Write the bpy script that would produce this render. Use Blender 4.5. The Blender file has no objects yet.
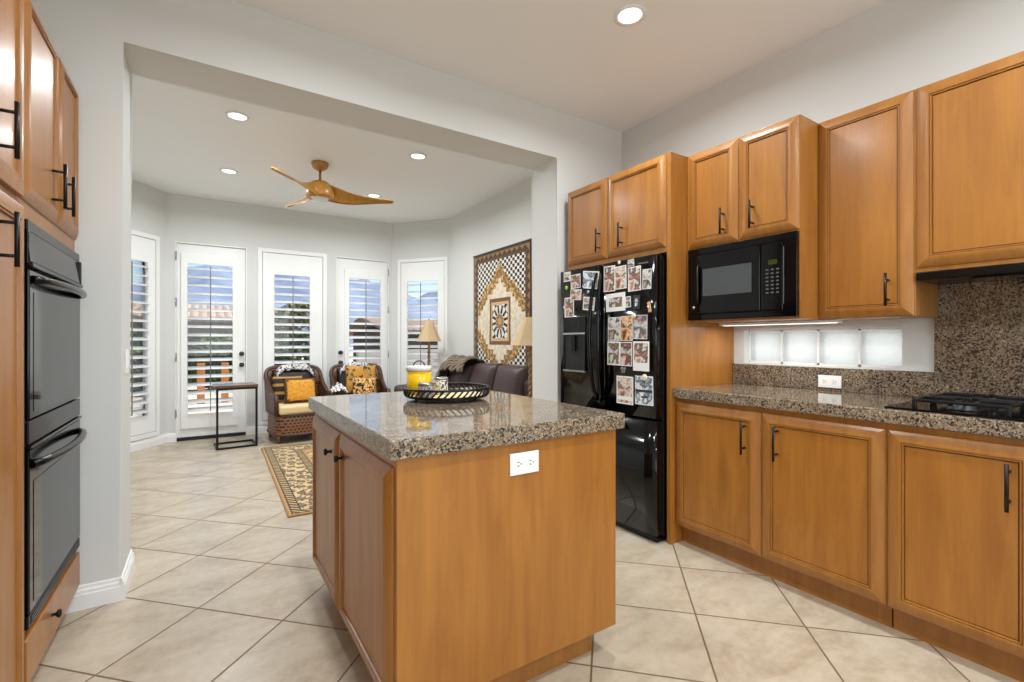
import bpy, bmesh, math, random
from mathutils import Vector, Matrix
sc = bpy.context.scene
col = sc.collection
PI = math.pi
random.seed(7)

# ---------------------------------------------------------------- camera, world, light, exposure
YAW = math.atan(308 / 473.5)
cam_d = bpy.data.cameras.new('camera')
cam_d.sensor_fit = 'HORIZONTAL'; cam_d.sensor_width = 36.0
cam_d.lens = 36.0 * 473.5 / 1024
cam_d.clip_start = 0.02; cam_d.clip_end = 3000
cam = bpy.data.objects.new('camera', cam_d); col.objects.link(cam)
cam.location = (0, 0, 1.19); cam.rotation_euler = (PI / 2, 0, -YAW)
sc.camera = cam

sc.view_settings.view_transform = 'Standard'
sc.view_settings.look = 'None'
sc.view_settings.exposure = 0.0
sc.view_settings.gamma = 1.0
sc.view_settings.use_curve_mapping = False

world = bpy.data.worlds.new('sky'); sc.world = world; world.use_nodes = True
wn = world.node_tree; wn.nodes.clear()
wo = wn.nodes.new('ShaderNodeOutputWorld'); bg = wn.nodes.new('ShaderNodeBackground')
sky = wn.nodes.new('ShaderNodeTexSky'); sky.sky_type = 'NISHITA'
sky.sun_disc = False; sky.sun_elevation = math.radians(48); sky.sun_rotation = math.radians(95)
sky.air_density = 1.0; sky.dust_density = 0.4; sky.ozone_density = 2.0
wn.links.new(sky.outputs[0], bg.inputs['Color']); bg.inputs['Strength'].default_value = 0.20
wn.links.new(bg.outputs[0], wo.inputs['Surface'])

sun_d = bpy.data.lights.new('sun', 'SUN'); sun_d.energy = 7.0; sun_d.angle = math.radians(0.6)
sun_d.color = (1, .95, .86)
sun = bpy.data.objects.new('sun', sun_d); col.objects.link(sun)
sun.rotation_euler = Vector((-1.0, -0.02, -1.1)).to_track_quat('-Z', 'Y').to_euler()

LAMP_POWER = 22.0
# added fill light at an invented window behind the camera, lifting the header wall
fill_d = bpy.data.lights.new('added_fill_light', 'AREA'); fill_d.shape = 'RECTANGLE'; fill_d.size = 2.9; fill_d.size_y = 1.7
fill_d.energy = 56; fill_d.color = (.88, .95, 1)
fill = bpy.data.objects.new('added_fill_light', fill_d); col.objects.link(fill)
fill.location = (.9, -2.96, 1.6); fill.rotation_euler = (math.radians(96), 0, 0)
sc.cycles.use_denoising = True
sc.cycles.max_bounces = 10; sc.cycles.diffuse_bounces = 5; sc.cycles.glossy_bounces = 4
sc.cycles.transparent_max_bounces = 16; sc.cycles.transmission_bounces = 6
sc.cycles.sample_clamp_indirect = 6.0

# ---------------------------------------------------------------- materials
M = {}
def srgb(r, g, b):
    f = lambda v: (v / 255 / 12.92) if v / 255 <= .04045 else ((v / 255 + .055) / 1.055) ** 2.4
    return (f(r), f(g), f(b), 1)
def mat(name, colr=(.8, .8, .8, 1), rough=.5, metal=0.0, **k):
    m = bpy.data.materials.new(name); m.use_nodes = True; M[name] = m
    b = m.node_tree.nodes['Principled BSDF']
    b.inputs['Base Color'].default_value = colr; b.inputs['Roughness'].default_value = rough
    b.inputs['Metallic'].default_value = metal
    if 'spec' in k: b.inputs['Specular IOR Level'].default_value = k['spec']
    if 'coat' in k:
        b.inputs['Coat Weight'].default_value = k['coat']; b.inputs['Coat Roughness'].default_value = k.get('coat_rough', .08)
    if 'sheen' in k: b.inputs['Sheen Weight'].default_value = k['sheen']
    return m
class NT:
    def __init__(s, m): s.t = m.node_tree; s.b = s.t.nodes.get('Principled BSDF')
    def n(s, ty, **k):
        nd = s.t.nodes.new(ty)
        for a, v in k.items():
            if a.startswith('i_'):
                key = a[2:]; key = int(key) if key.isdigit() else key.replace('_', ' ')
                nd.inputs[key].default_value = v
            else: setattr(nd, a, v)
        return nd
    def l(s, a, b): s.t.links.new(a, b)
    def math(s, op, a, b=None, c=None):
        nd = s.n('ShaderNodeMath', operation=op)
        for i, v in enumerate((a, b, c)):
            if v is None: continue
            if isinstance(v, (int, float)): nd.inputs[i].default_value = v
            else: s.l(v, nd.inputs[i])
        return nd.outputs[0]
    def ramp(s, fac, stops, interp='LINEAR'):
        r = s.n('ShaderNodeValToRGB'); r.color_ramp.interpolation = interp
        e = r.color_ramp.elements
        while len(e) < len(stops): e.new(.5)
        for i, (p, c) in enumerate(stops): e[i].position = p; e[i].color = c
        s.l(fac, r.inputs[0]); return r.outputs[0]
    def mix(s, fac, a, b, mode='MIX'):
        nd = s.n('ShaderNodeMix', data_type='RGBA', blend_type=mode)
        for i, v in ((0, fac), (6, a), (7, b)):
            if isinstance(v, (int, float, tuple)): nd.inputs[i].default_value = v
            else: s.l(v, nd.inputs[i])
        return nd.outputs[2]
    def coords(s, scale=(1, 1, 1), rot=(0, 0, 0), kind='Object'):
        tc = s.n('ShaderNodeTexCoord'); mp = s.n('ShaderNodeMapping')
        mp.inputs['Scale'].default_value = scale; mp.inputs['Rotation'].default_value = rot
        s.l(tc.outputs[kind], mp.inputs['Vector']); return mp.outputs[0]
    def noise(s, vec, scale, detail=3, rough=.5, dist=0):
        nd = s.n('ShaderNodeTexNoise'); nd.inputs['Scale'].default_value = scale
        nd.inputs['Detail'].default_value = detail; nd.inputs['Roughness'].default_value = rough
        nd.inputs['Distortion'].default_value = dist
        if vec is not None: s.l(vec, nd.inputs['Vector'])
        return nd.outputs['Fac']
    def bump(s, h, strength=.2, dist=.01):
        nd = s.n('ShaderNodeBump'); nd.inputs['Strength'].default_value = strength
        nd.inputs['Distance'].default_value = dist
        s.l(h, nd.inputs['Height']); s.l(nd.outputs[0], s.b.inputs['Normal'])
    def base(s, c): s.l(c, s.b.inputs['Base Color'])

def wood(name, c1, c2, rough=.42, scale=(9, 9, 1.1), coat=.35):
    m = mat(name, c1, rough, coat=coat, coat_rough=.2, spec=.4); t = NT(m)
    v = t.coords(scale)
    a = t.noise(v, 2.0, 5, .6, .6)
    v2 = t.coords((90, 90, 2.2)); b = t.noise(v2, 1.0, 3, .5)
    f = t.math('ADD', t.math('MULTIPLY', a, .8), t.math('MULTIPLY', b, .25))
    c = t.ramp(f, [(.25, c2), (.75, c1)])
    t.base(c)
    return m
wood('maple', srgb(173, 115, 45), srgb(139, 84, 27))
wood('maple_end', srgb(170, 114, 49), srgb(136, 83, 29))
mat('glaze', srgb(88, 52, 20), .5)
wood('dark_wood', srgb(112, 78, 42), srgb(78, 50, 26), .3)
mat('lamp_stem', srgb(150, 122, 84), .4, .2)
wood('fan_wood', srgb(190, 138, 58), srgb(158, 106, 36), .35, (14, 3, 14))
mat('toe_shadowless', srgb(140, 92, 46), .5)

def paint(name, c, bumpy=.06):
    m = mat(name, c, .75, spec=.25); t = NT(m)
    h = t.noise(t.coords(), 60, 3); t.bump(h, bumpy, .004)
paint('wall_paint', srgb(214, 214, 211))
paint('ceiling_paint', srgb(240, 241, 241), .03)
mat('white_trim', srgb(238, 238, 236), .35)
mat('shutter_white', srgb(240, 240, 238), .4)
mat('black_gloss', srgb(6, 6, 7), .09, spec=.3)
mat('black_appliance', srgb(9, 9, 10), .22, spec=.3)
mat('black_glass', srgb(22, 24, 24), .03, spec=.7, coat=.8, coat_rough=.02)
mat('black_metal', srgb(18, 17, 17), .38, .4)
mat('cast_iron', srgb(10, 10, 11), .4, .2)
mat('oven_glass', srgb(30, 32, 31), .06, spec=.3)
mat('mw_glass', srgb(70, 72, 74), .12, spec=.4)
mat('button_grey', srgb(120, 120, 118), .5)
mat('key_grey', srgb(84, 86, 86), .5)
mat('bronze', srgb(70, 62, 54), .35, .8)
mat('chrome', srgb(190, 190, 190), .2, 1)
mat('plate_white', srgb(242, 242, 240), .35)
mat('slot_dark', srgb(40, 38, 36), .6)
mat('leather', srgb(66, 48, 46), .42, spec=.5)
mat('leather_dark', srgb(44, 30, 30), .45)
mat('cream_fabric', srgb(226, 200, 150), .85, sheen=.3)
mat('yellow_enamel', srgb(226, 180, 16), .25)
mat('white_enamel', srgb(226, 224, 222), .25)
mat('paper_white', srgb(232, 232, 230), .6)
mat('tin', srgb(150, 146, 140), .3, .8)
mat('stucco', srgb(206, 184, 156), .9)
mat('orange_wood', srgb(214, 130, 54), .6)
mat('rubber', srgb(22, 22, 22), .7); mat('rubber_black', srgb(8, 8, 8), .6)

def emit(name, c, s):
    m = bpy.data.materials.new(name); m.use_nodes = True; M[name] = m
    t = m.node_tree; t.nodes.clear(); o = t.nodes.new('ShaderNodeOutputMaterial'); e = t.nodes.new('ShaderNodeEmission')
    e.inputs[0].default_value = c; e.inputs[1].default_value = s; t.links.new(e.outputs[0], o.inputs[0])
emit('lamp_glow', (1, .96, .9, 1), 2.6)
emit('strip_glow', (1, .98, .95, 1), 1.6)
emit('display_green', (.35, .38, .1, 1), .16)

def glass(name, tint=(1, 1, 1, 1), refl=.08, rough=0.0):
    m = bpy.data.materials.new(name); m.use_nodes = True; M[name] = m
    t = m.node_tree; t.nodes.clear(); o = t.nodes.new('ShaderNodeOutputMaterial')
    a = t.nodes.new('ShaderNodeBsdfTransparent'); g = t.nodes.new('ShaderNodeBsdfGlossy'); x = t.nodes.new('ShaderNodeMixShader')
    a.inputs[0].default_value = tint; g.inputs['Roughness'].default_value = rough
    lw = t.nodes.new('ShaderNodeFresnel'); lw.inputs['IOR'].default_value = 1.35
    t.links.new(lw.outputs[0], x.inputs[0]); t.links.new(a.outputs[0], x.inputs[1]); t.links.new(g.outputs[0], x.inputs[2])
    t.links.new(x.outputs[0], o.inputs[0])
glass('window_glass')
def translucent(name, c, emitc=None, tr=.6):
    m = mat(name, c, .6); t = NT(m)
    tl = t.n('ShaderNodeBsdfTranslucent'); tl.inputs[0].default_value = c
    x = t.n('ShaderNodeMixShader'); x.inputs[0].default_value = tr
    o = t.t.nodes['Material Output']
    t.l(t.b.outputs[0], x.inputs[1]); t.l(tl.outputs[0], x.inputs[2]); t.l(x.outputs[0], o.inputs[0])
    return m, t
translucent('shade_fabric', srgb(244, 226, 192))
gm, gt = translucent('glass_block', srgb(226, 230, 230), tr=.75)
gm.node_tree.nodes['Principled BSDF'].inputs['Roughness'].default_value = .08
gt.bump(gt.noise(gt.coords((1, 1, 1)), 30, 2, .4, 1.2), .9, .03)
_x = gt.n('ShaderNodeMixShader'); _x.inputs[0].default_value = .12; _t = gt.n('ShaderNodeBsdfTransparent'); _o = gm.node_tree.nodes['Material Output']
_src = _o.inputs[0].links[0].from_socket; gt.l(_src, _x.inputs[1]); gt.l(_t.outputs[0], _x.inputs[2]); gt.l(_x.outputs[0], _o.inputs[0])

# floor tiles laid on the diagonal
m = mat('floor_tile', (.6, .5, .4, 1), .3, spec=.5); t = NT(m)
geo = t.n('ShaderNodeNewGeometry'); sep = t.n('ShaderNodeSeparateXYZ'); t.l(geo.outputs['Position'], sep.inputs[0])
p_ = t.math('DIVIDE', t.math('ADD', sep.outputs[0], .022), .303)
q_ = t.math('DIVIDE', t.math('SUBTRACT', sep.outputs[1], 3.149), .3090)
a_ = t.math('MULTIPLY', t.math('ADD', p_, q_), .5); b_ = t.math('MULTIPLY', t.math('SUBTRACT', p_, q_), .5)
def edge(x):
    f = t.math('ABSOLUTE', t.math('SUBTRACT', t.math('FRACT', t.math('ADD', x, .5)), .5)); return f
e_ = t.math('MINIMUM', edge(a_), edge(b_))
gr = t.n('ShaderNodeMapRange'); gr.inputs[1].default_value = .0075; gr.inputs[2].default_value = .011
t.l(e_, gr.inputs[0])
cmb = t.n('ShaderNodeCombineXYZ'); t.l(t.math('FLOOR', a_), cmb.inputs[0]); t.l(t.math('FLOOR', b_), cmb.inputs[1])
wnz = t.n('ShaderNodeTexWhiteNoise'); t.l(cmb.outputs[0], wnz.inputs[0])
add = t.n('ShaderNodeVectorMath', operation='MULTIPLY_ADD'); t.l(wnz.outputs['Color'], add.inputs[0]); add.inputs[1].default_value = (9, 9, 9); t.l(geo.outputs['Position'], add.inputs[2])
mp = t.n('ShaderNodeMapping'); mp.inputs['Rotation'].default_value = (0, 0, .5); mp.inputs['Scale'].default_value = (1, 2.2, 1); t.l(add.outputs[0], mp.inputs[0])
n1 = t.noise(mp.outputs[0], 2.6, 6, .65, .5); n2 = t.noise(geo.outputs['Position'], 26, 4, .6)
c = t.ramp(t.math('ADD', t.math('MULTIPLY', n1, .75), t.math('MULTIPLY', n2, .25)), [(.3, srgb(160, 141, 117)), (.5, srgb(186, 171, 149)), (.72, srgb(203, 190, 171))])
c = t.mix(t.math('MULTIPLY', wnz.outputs['Value'], .16), c, srgb(188, 168, 146))
c = t.mix(gr.outputs[0], srgb(112, 92, 70), c); t.base(c)
rr = t.n('ShaderNodeMapRange'); t.l(gr.outputs[0], rr.inputs[0]); rr.inputs[3].default_value = .8; rr.inputs[4].default_value = .27; t.l(rr.outputs[0], t.b.inputs['Roughness'])
t.bump(t.math('ADD', gr.outputs[0], t.math('MULTIPLY', n1, .25)), .35, .003)

# granite
def granite(name, bias=0.0):
    m = mat(name, (.4, .3, .2, 1), .07, spec=.55); t = NT(m); v = t.coords()
    vo = t.n('ShaderNodeTexVoronoi'); vo.inputs['Scale'].default_value = 185; t.l(v, vo.inputs['Vector'])
    wob = t.n('ShaderNodeTexNoise'); wob.inputs['Scale'].default_value = 35; t.l(v, wob.inputs['Vector'])
    mx = t.mix(.025, v, wob.outputs['Color'], 'ADD'); t.l(mx, vo.inputs['Vector'])
    sp = t.n('ShaderNodeSeparateColor'); t.l(vo.outputs['Color'], sp.inputs[0])
    big = t.noise(v, 14, 4, .6)
    f = t.math('ADD', t.math('MULTIPLY', sp.outputs[0], .72), t.math('MULTIPLY', big, .5))
    f = t.math('ADD', f, bias - .15)
    c = t.ramp(f, [(.0, srgb(48, 42, 38)), (.2, srgb(88, 76, 64)), (.34, srgb(132, 114, 94)), (.5, srgb(152, 132, 106)), (.62, srgb(134, 124, 112)), (.76, srgb(176, 160, 136)), (.92, srgb(128, 106, 80))], 'CONSTANT')
    fine = t.noise(v, 240, 2, .6)
    c = t.mix(t.math('MULTIPLY', t.math('GREATER_THAN', fine, .58), .6), c, srgb(60, 50, 44))
    t.base(c)
granite('granite'); granite('granite_splash', -.04)

# wicker: plaited strands in colour and relief
m = mat('wicker', srgb(96, 58, 34), .45); t = NT(m); v = t.coords()
wv = t.n('ShaderNodeTexBrick'); wv.inputs['Scale'].default_value = 1; wv.offset = .5
wv.inputs['Brick Width'].default_value = .042; wv.inputs['Row Height'].default_value = .034; wv.inputs['Mortar Size'].default_value = .007; wv.inputs['Mortar Smooth'].default_value = .6
wv.inputs['Color1'].default_value = srgb(140, 88, 54); wv.inputs['Color2'].default_value = srgb(88, 52, 30); wv.inputs['Mortar'].default_value = srgb(22, 13, 8)
sx = t.n('ShaderNodeSeparateXYZ'); t.l(v, sx.inputs[0]); cx = t.n('ShaderNodeCombineXYZ')
t.l(t.math('ADD', sx.outputs[0], sx.outputs[1]), cx.inputs[0]); t.l(sx.outputs[2], cx.inputs[1]); t.l(cx.outputs[0], wv.inputs['Vector'])
t.base(wv.outputs['Color']); t.bump(wv.outputs['Fac'], -.8, .01)
mat('wicker_rim', srgb(74, 44, 28), .4)
m = mat('wicker_open', srgb(96, 58, 34), .45); t = NT(m); v = t.coords(); wv = t.n('ShaderNodeTexBrick'); wv.inputs['Scale'].default_value = 1; wv.offset = .5
wv.inputs['Brick Width'].default_value = .046; wv.inputs['Row Height'].default_value = .038; wv.inputs['Mortar Size'].default_value = .011; wv.inputs['Mortar Smooth'].default_value = .3
wv.inputs['Color1'].default_value = srgb(30, 17, 10); wv.inputs['Color2'].default_value = srgb(44, 25, 15); wv.inputs['Mortar'].default_value = srgb(132, 84, 52)
sx = t.n('ShaderNodeSeparateXYZ'); t.l(v, sx.inputs[0]); cx = t.n('ShaderNodeCombineXYZ')
t.l(t.math('ADD', sx.outputs[0], sx.outputs[1]), cx.inputs[0]); t.l(sx.outputs[2], cx.inputs[1]); t.l(cx.outputs[0], wv.inputs['Vector'])
t.base(wv.outputs['Color']); t.bump(wv.outputs['Fac'], .8, .01)

def pattern_noise(name, stops, scale=20, rough=.8, interp='CONSTANT', detail=2, kind='Object', sc3=(1, 1, 1)):
    m = mat(name, (.5, .5, .5, 1), rough); t = NT(m)
    f = t.noise(t.coords(sc3, kind=kind), scale, detail, .5, .4 if interp == 'CONSTANT' else 0); t.base(t.ramp(f, stops, interp)); return m
pattern_noise('gold_fabric', [(.3, srgb(196, 128, 28)), (.6, srgb(220, 156, 48))], 40, .75, 'LINEAR')
pattern_noise('fringe_brown', [(.3, srgb(76, 52, 30)), (.55, srgb(120, 90, 52))], 60, .9)
pattern_noise('floral_gold', [(0, srgb(30, 20, 14)), (.44, srgb(198, 138, 50)), (.52, srgb(232, 200, 140)), (.58, srgb(150, 84, 30)), (.64, srgb(30, 20, 14))], 26)
pattern_noise('patch_fabric', [(0, srgb(64, 44, 26)), (.42, srgb(180, 140, 70)), (.5, srgb(210, 140, 40)), (.58, srgb(150, 130, 70)), (.66, srgb(90, 40, 24))], 14)
pattern_noise('bw_fabric', [(0, srgb(30, 28, 30)), (.45, srgb(224, 220, 218)), (.6, srgb(140, 120, 128))], 34)
m = mat('throw_fabric', srgb(120, 100, 76), .9, sheen=.2); t = NT(m); w = t.n('ShaderNodeTexWave', wave_type='BANDS', bands_direction='DIAGONAL'); w.inputs['Scale'].default_value = 5; w.inputs['Distortion'].default_value = 3; w.inputs['Detail'].default_value = 2
t.l(t.coords(), w.inputs['Vector']); t.base(t.ramp(w.outputs['Fac'], [(0, srgb(62, 48, 38)), (.3, srgb(106, 84, 62)), (.55, srgb(164, 146, 120)), (.8, srgb(92, 72, 54))]))
pattern_noise('cup_pattern_grey', [(0, srgb(90, 84, 80)), (.45, srgb(170, 166, 160)), (.56, srgb(110, 40, 34)), (.62, srgb(140, 140, 136))], 60, .35)
pattern_noise('cup_pattern_pale', [(0, srgb(70, 64, 56)), (.42, srgb(212, 208, 200)), (.6, srgb(170, 140, 60))], 60, .35)
# striped brown cushion
m = mat('stripe_fabric', srgb(56, 36, 26), .8); t = NT(m); w = t.n('ShaderNodeTexWave', wave_type='BANDS', bands_direction='Z'); w.inputs['Scale'].default_value = 3.2; w.inputs['Phase Offset'].default_value = 2.6
t.l(t.coords(), w.inputs['Vector']); t.base(t.ramp(w.outputs['Fac'], [(0, srgb(46, 30, 22)), (.72, srgb(176, 132, 58))], 'CONSTANT'))

# photo prints
PH = []
pal = [((60, 70, 86), (200, 204, 206), (150, 118, 98)), ((196, 160, 138), (120, 70, 46), (222, 214, 206)), ((88, 110, 60), (206, 208, 210), (120, 60, 54)),
       ((36, 40, 46), (170, 150, 132), (214, 214, 212)), ((220, 214, 206), (176, 120, 96), (70, 60, 56)), ((140, 160, 176), (232, 234, 236), (60, 62, 66)),
       ((150, 36, 36), (206, 200, 192), (60, 70, 60)), ((206, 130, 60), (60, 40, 30), (226, 196, 160))]
for i, (a, b, c3) in enumerate(pal):
    pattern_noise('print_%d' % i, [(.30, srgb(*a)), (.42, srgb(*b)), (.5, srgb(*c3)), (.56, srgb(*a)), (.66, srgb(*b))], 13 + 3 * (i % 3), .3, 'LINEAR', detail=3); PH.append('print_%d' % i)
mat('magnet_green', srgb(120, 190, 50), .4); mat('magnet_blue', srgb(150, 170, 200), .4); mat('magnet_cream', srgb(224, 214, 190), .4)
mat('pin_wood', srgb(206, 160, 108), .6)
# outdoors
pattern_noise('roof_tile', [(.3, srgb(150, 122, 102)), (.6, srgb(178, 152, 130))], 3, .9, 'LINEAR')
pattern_noise('patio_stone', [(.3, srgb(196, 184, 166)), (.6, srgb(216, 206, 190))], 2, .9, 'LINEAR')
pattern_noise('leaf', [(0, srgb(30, 52, 22)), (.45, srgb(66, 96, 40)), (.58, srgb(112, 138, 62))], 9, .8, detail=4)
pattern_noise('leaf_dry', [(0, srgb(60, 62, 30)), (.45, srgb(128, 124, 66)), (.58, srgb(176, 168, 100))], 9, .8, detail=4)
pattern_noise('hazy_rock', [(.3, srgb(112, 128, 156)), (.6, srgb(136, 150, 176))], .05, 1, 'LINEAR', detail=6)  # blue-grey distance haze is mixed into the rock colour itself
mat('render_dark', srgb(96, 84, 74), .9); mat('pale_wall', srgb(206, 198, 188), .9)

# ---------------------------------------------------------------- mesh helpers
class MB:
    def __init__(s): s.bm = bmesh.new(); s.mats = []
    def mi(s, m):
        if m not in s.mats: s.mats.append(m)
        return s.mats.index(m)
    def _tag(s, fs, m, smooth=False):
        i = s.mi(m)
        for f in fs: f.material_index = i; f.smooth = smooth
    def box(s, x0, x1, y0, y1, z0, z1, m, bev=0.0, mtx=None):
        t = bmesh.new()
        bmesh.ops.create_cube(t, size=1)
        for v in t.verts:
            v.co = Vector(((x0 + x1) / 2 + v.co.x * (x1 - x0), (y0 + y1) / 2 + v.co.y * (y1 - y0), (z0 + z1) / 2 + v.co.z * (z1 - z0)))
        if bev: bmesh.ops.bevel(t, geom=list(t.edges), offset=bev, segments=3, profile=.5, affect='EDGES', clamp_overlap=True)
        if mtx is not None: t.transform(mtx)
        s.merge(t, m, False)
        return s
    def merge(s, t, m, smooth):
        me = bpy.data.meshes.new('tmp'); t.to_mesh(me); t.free()
        n0 = len(s.bm.faces); s.bm.from_mesh(me); bpy.data.meshes.remove(me)
        s.bm.faces.ensure_lookup_table()
        s._tag(s.bm.faces[n0:], m, smooth)
    def grid(s, rows, m, closed_u=False, closed_v=False, smooth=True):
        vs = [[s.bm.verts.new(p) for p in r] for r in rows]
        nr, nc = len(vs), len(vs[0]); fs = []
        for i in range(nr if closed_u else nr - 1):
            for j in range(nc if closed_v else nc - 1):
                a, b = vs[i], vs[(i + 1) % nr]
                try: fs.append(s.bm.faces.new((a[j], a[(j + 1) % nc], b[(j + 1) % nc], b[j])))
                except ValueError: pass
        s._tag(fs, m, smooth); return vs
    def cap(s, ring, m, smooth=False):
        f = s.bm.faces.new(ring); s._tag([f], m, smooth)
    def lathe(s, prof, m, seg=24, c=(0, 0, 0), mtx=None, smooth=True):
        t = MB(); rows = []
        for r, z in prof:
            rows.append([(c[0] + max(r, 1e-4) * math.cos(2 * PI * k / seg), c[1] + max(r, 1e-4) * math.sin(2 * PI * k / seg), c[2] + z) for k in range(seg)])
        t.grid(rows, m, closed_v=True, smooth=smooth)
        if mtx is not None: t.bm.transform(mtx)
        s.merge(t.bm, m, smooth); return s
    def tube(s, pts, r, m, seg=8, closed=False, caps=True):
        pts = [Vector(p) for p in pts]; rows = []
        n = len(pts); rr = r if isinstance(r, (list, tuple)) else [r] * n
        up = None
        for i, p in enumerate(pts):
            if closed: d = pts[(i + 1) % n] - pts[i - 1]
            else: d = pts[min(i + 1, n - 1)] - pts[max(i - 1, 0)]
            d.normalize()
            if up is None:
                up = Vector((0, 0, 1)) if abs(d.z) < .9 else Vector((1, 0, 0))
            a = d.cross(up)
            if a.length < 1e-5: a = d.cross(Vector((0, 1, 0)))
            a.normalize(); b = a.cross(d); up = b
            rows.append([p + (a * math.cos(2 * PI * k / seg) + b * math.sin(2 * PI * k / seg)) * rr[i] for k in range(seg)])
        vs = s.grid(rows, m, closed_u=closed, closed_v=True)
        if caps and not closed: s.cap(vs[0], m); s.cap(vs[-1][::-1], m)
        return s
    def obj(s, name, parent=None, loc=None, fix=True):
        bmesh.ops.remove_doubles(s.bm, verts=s.bm.verts, dist=1e-5)
        bmesh.ops.recalc_face_normals(s.bm, faces=s.bm.faces)
        me = bpy.data.meshes.new(name); s.bm.to_mesh(me); s.bm.free()
        for k in s.mats: me.materials.append(M[k])
        o = bpy.data.objects.new(name, me); col.objects.link(o)
        if parent: o.parent = parent
        if loc: o.location = loc
        return o
def thing(name, label, cat, loc=(0, 0, 0), rz=0, group=None):
    o = bpy.data.objects.new(name, None); col.objects.link(o); o.empty_display_size = .1
    o.location = loc; o.rotation_euler = (0, 0, rz); o['label'] = label; o['category'] = cat
    if group: o['group'] = group
    return o
def tag(o, label, cat, group=None):
    o['label'] = label; o['category'] = cat
    if group: o['group'] = group
    return o
def struct(o): o['kind'] = 'structure'; return o
def sthing(name, loc=(0, 0, 0), rz=0):
    o = bpy.data.objects.new(name, None); col.objects.link(o); o.location = loc; o.rotation_euler = (0, 0, rz); o['kind'] = 'structure'; return o
def kids(o): return [c for c in bpy.data.objects if c.parent == o]
def copy_tree(o, parent=None):
    c = o.copy(); col.objects.link(c); c.parent = parent
    for ch in kids(o): copy_tree(ch, c)
    return c

# ---------------------------------------------------------------- room shell
ZC = 2.93; XR = 2.92; XL = -1.07; YH0, YH1 = 2.81, 3.14; OX0, OX1, OZ = -.32, 2.24, 2.58
YF = 6.87; FL, FR = -.37, 2.34; YB = 6.12; NL = -.95; YBACK = -3.0
def slab(name, x0, x1, y0, y1, z0, z1, m, bev=0): b = MB(); b.box(x0, x1, y0, y1, z0, z1, m, bev); return struct(b.obj(name))
def poly(name, pts, z0, z1, m):
    b = MB(); lo = [b.bm.verts.new((x, y, z0)) for x, y in pts]; hi = [b.bm.verts.new((x, y, z1)) for x, y in pts]
    b.cap(lo, m); b.cap(hi, m); n = len(pts)
    for i in range(n): b.cap([lo[i], lo[(i + 1) % n], hi[(i + 1) % n], hi[i]], m)
    return struct(b.obj(name))
outline = [(XL - .15, YBACK - .15), (XR + .15, YBACK - .15), (XR + .15, YB + .05), (FR + .07, YF + .15), (FL - .07, YF + .15), (XL - .15, YB + .05)]
poly('floor', outline, -.12, 0, 'floor_tile')
poly('ceiling', outline, ZC, ZC + .25, 'ceiling_paint')
def wallseg(name, p0, p1, openings, th=.15, z1=ZC, m='wall_paint', ext=0):
    """wall from p0 to p1, room on its right-hand side when walking p0->p1; openings = (s0,s1,z0,z1)"""
    p0 = Vector(p0); p1 = Vector(p1); L = (p1 - p0).length; ang = math.atan2(p1.y - p0.y, p1.x - p0.x)
    ss = sorted({-ext, L + ext, *[o[0] for o in openings], *[o[1] for o in openings]})
    b = MB()
    for a, c in zip(ss, ss[1:]):
        mid = (a + c) / 2; ops = sorted([(o[2], o[3]) for o in openings if o[0] < mid < o[1]]); z = 0
        for oz0, oz1 in ops:
            if oz0 > z: b.box(a, c, 0, th, z, oz0, m)
            z = oz1
        if z < z1: b.box(a, c, 0, th, z, z1, m)
    o = b.obj(name); o.location = (p0.x, p0.y, 0); o.rotation_euler = (0, 0, ang); return struct(o), ang, L
# right wall with the glass block opening (walk towards -Y so that the room is on the right)
GB = (.919, 1.744, 1.05, 1.258)
wr, _, _ = wallseg('wall_right', (XR, YB + .02), (XR, YBACK), [(YB + .02 - GB[1], YB + .02 - GB[0], GB[2], GB[3])])
wallseg('wall_left', (XL, YBACK), (XL, YH0), [])
slab('wall_back_left', XL, -.6, YBACK - .15, YBACK, 0, ZC, 'wall_paint')
slab('wall_back_right', 2.4, XR, YBACK - .15, YBACK, 0, ZC, 'wall_paint')
slab('wall_back_top', -.6, 2.4, YBACK - .15, YBACK, 2.5, ZC, 'wall_paint'); slab('wall_back_bottom', -.6, 2.4, YBACK - .15, YBACK, 0, .7, 'wall_paint')
b = MB()
for x0, x1 in ((-.6, -.54), (.37, .43), (1.37, 1.43), (2.34, 2.4)): b.box(x0, x1, YBACK - .10, YBACK - .04, .7, 2.5, 'white_trim')
for z0, z1 in ((.7, .76), (2.44, 2.5)): b.box(-.54, 2.34, YBACK - .09, YBACK - .05, z0, z1, 'white_trim')
struct(b.obj('added_window'))  # unseen window frame, invented to go with the added fill light
# header wall between kitchen and nook, rounded corners
b = MB()
prof = [(XL - .02, 0), (OX0, 0), (OX0, OZ), (OX1, OZ), (OX1, 0), (XR, 0), (XR, ZC), (XL - .02, ZC)]
fr_ = [b.bm.verts.new((x, YH0, z)) for x, z in prof]; bk_ = [b.bm.verts.new((x, YH1, z)) for x, z in prof]
b.cap(fr_, 'wall_paint'); b.cap(bk_, 'wall_paint')
for k in range(8): b.cap([fr_[k], fr_[(k + 1) % 8], bk_[(k + 1) % 8], bk_[k]], 'wall_paint')
b.bm.edges.ensure_lookup_table()
es = [e for e in b.bm.edges if all(v in fr_[1:5] for v in e.verts) or all(v in bk_[1:5] for v in e.verts)]
bmesh.ops.bevel(b.bm, geom=es, offset=.009, segments=3, profile=.5, affect='EDGES')
struct(b.obj('wall_header'))
wallseg('wall_nook_left', (NL, YH1), (NL, YB), [], ext=0)
D1 = (-.284, .456); W2 = (.63, 1.37); D2 = (1.545, 2.289); ZT = 2.37; ZW = .16
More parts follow.
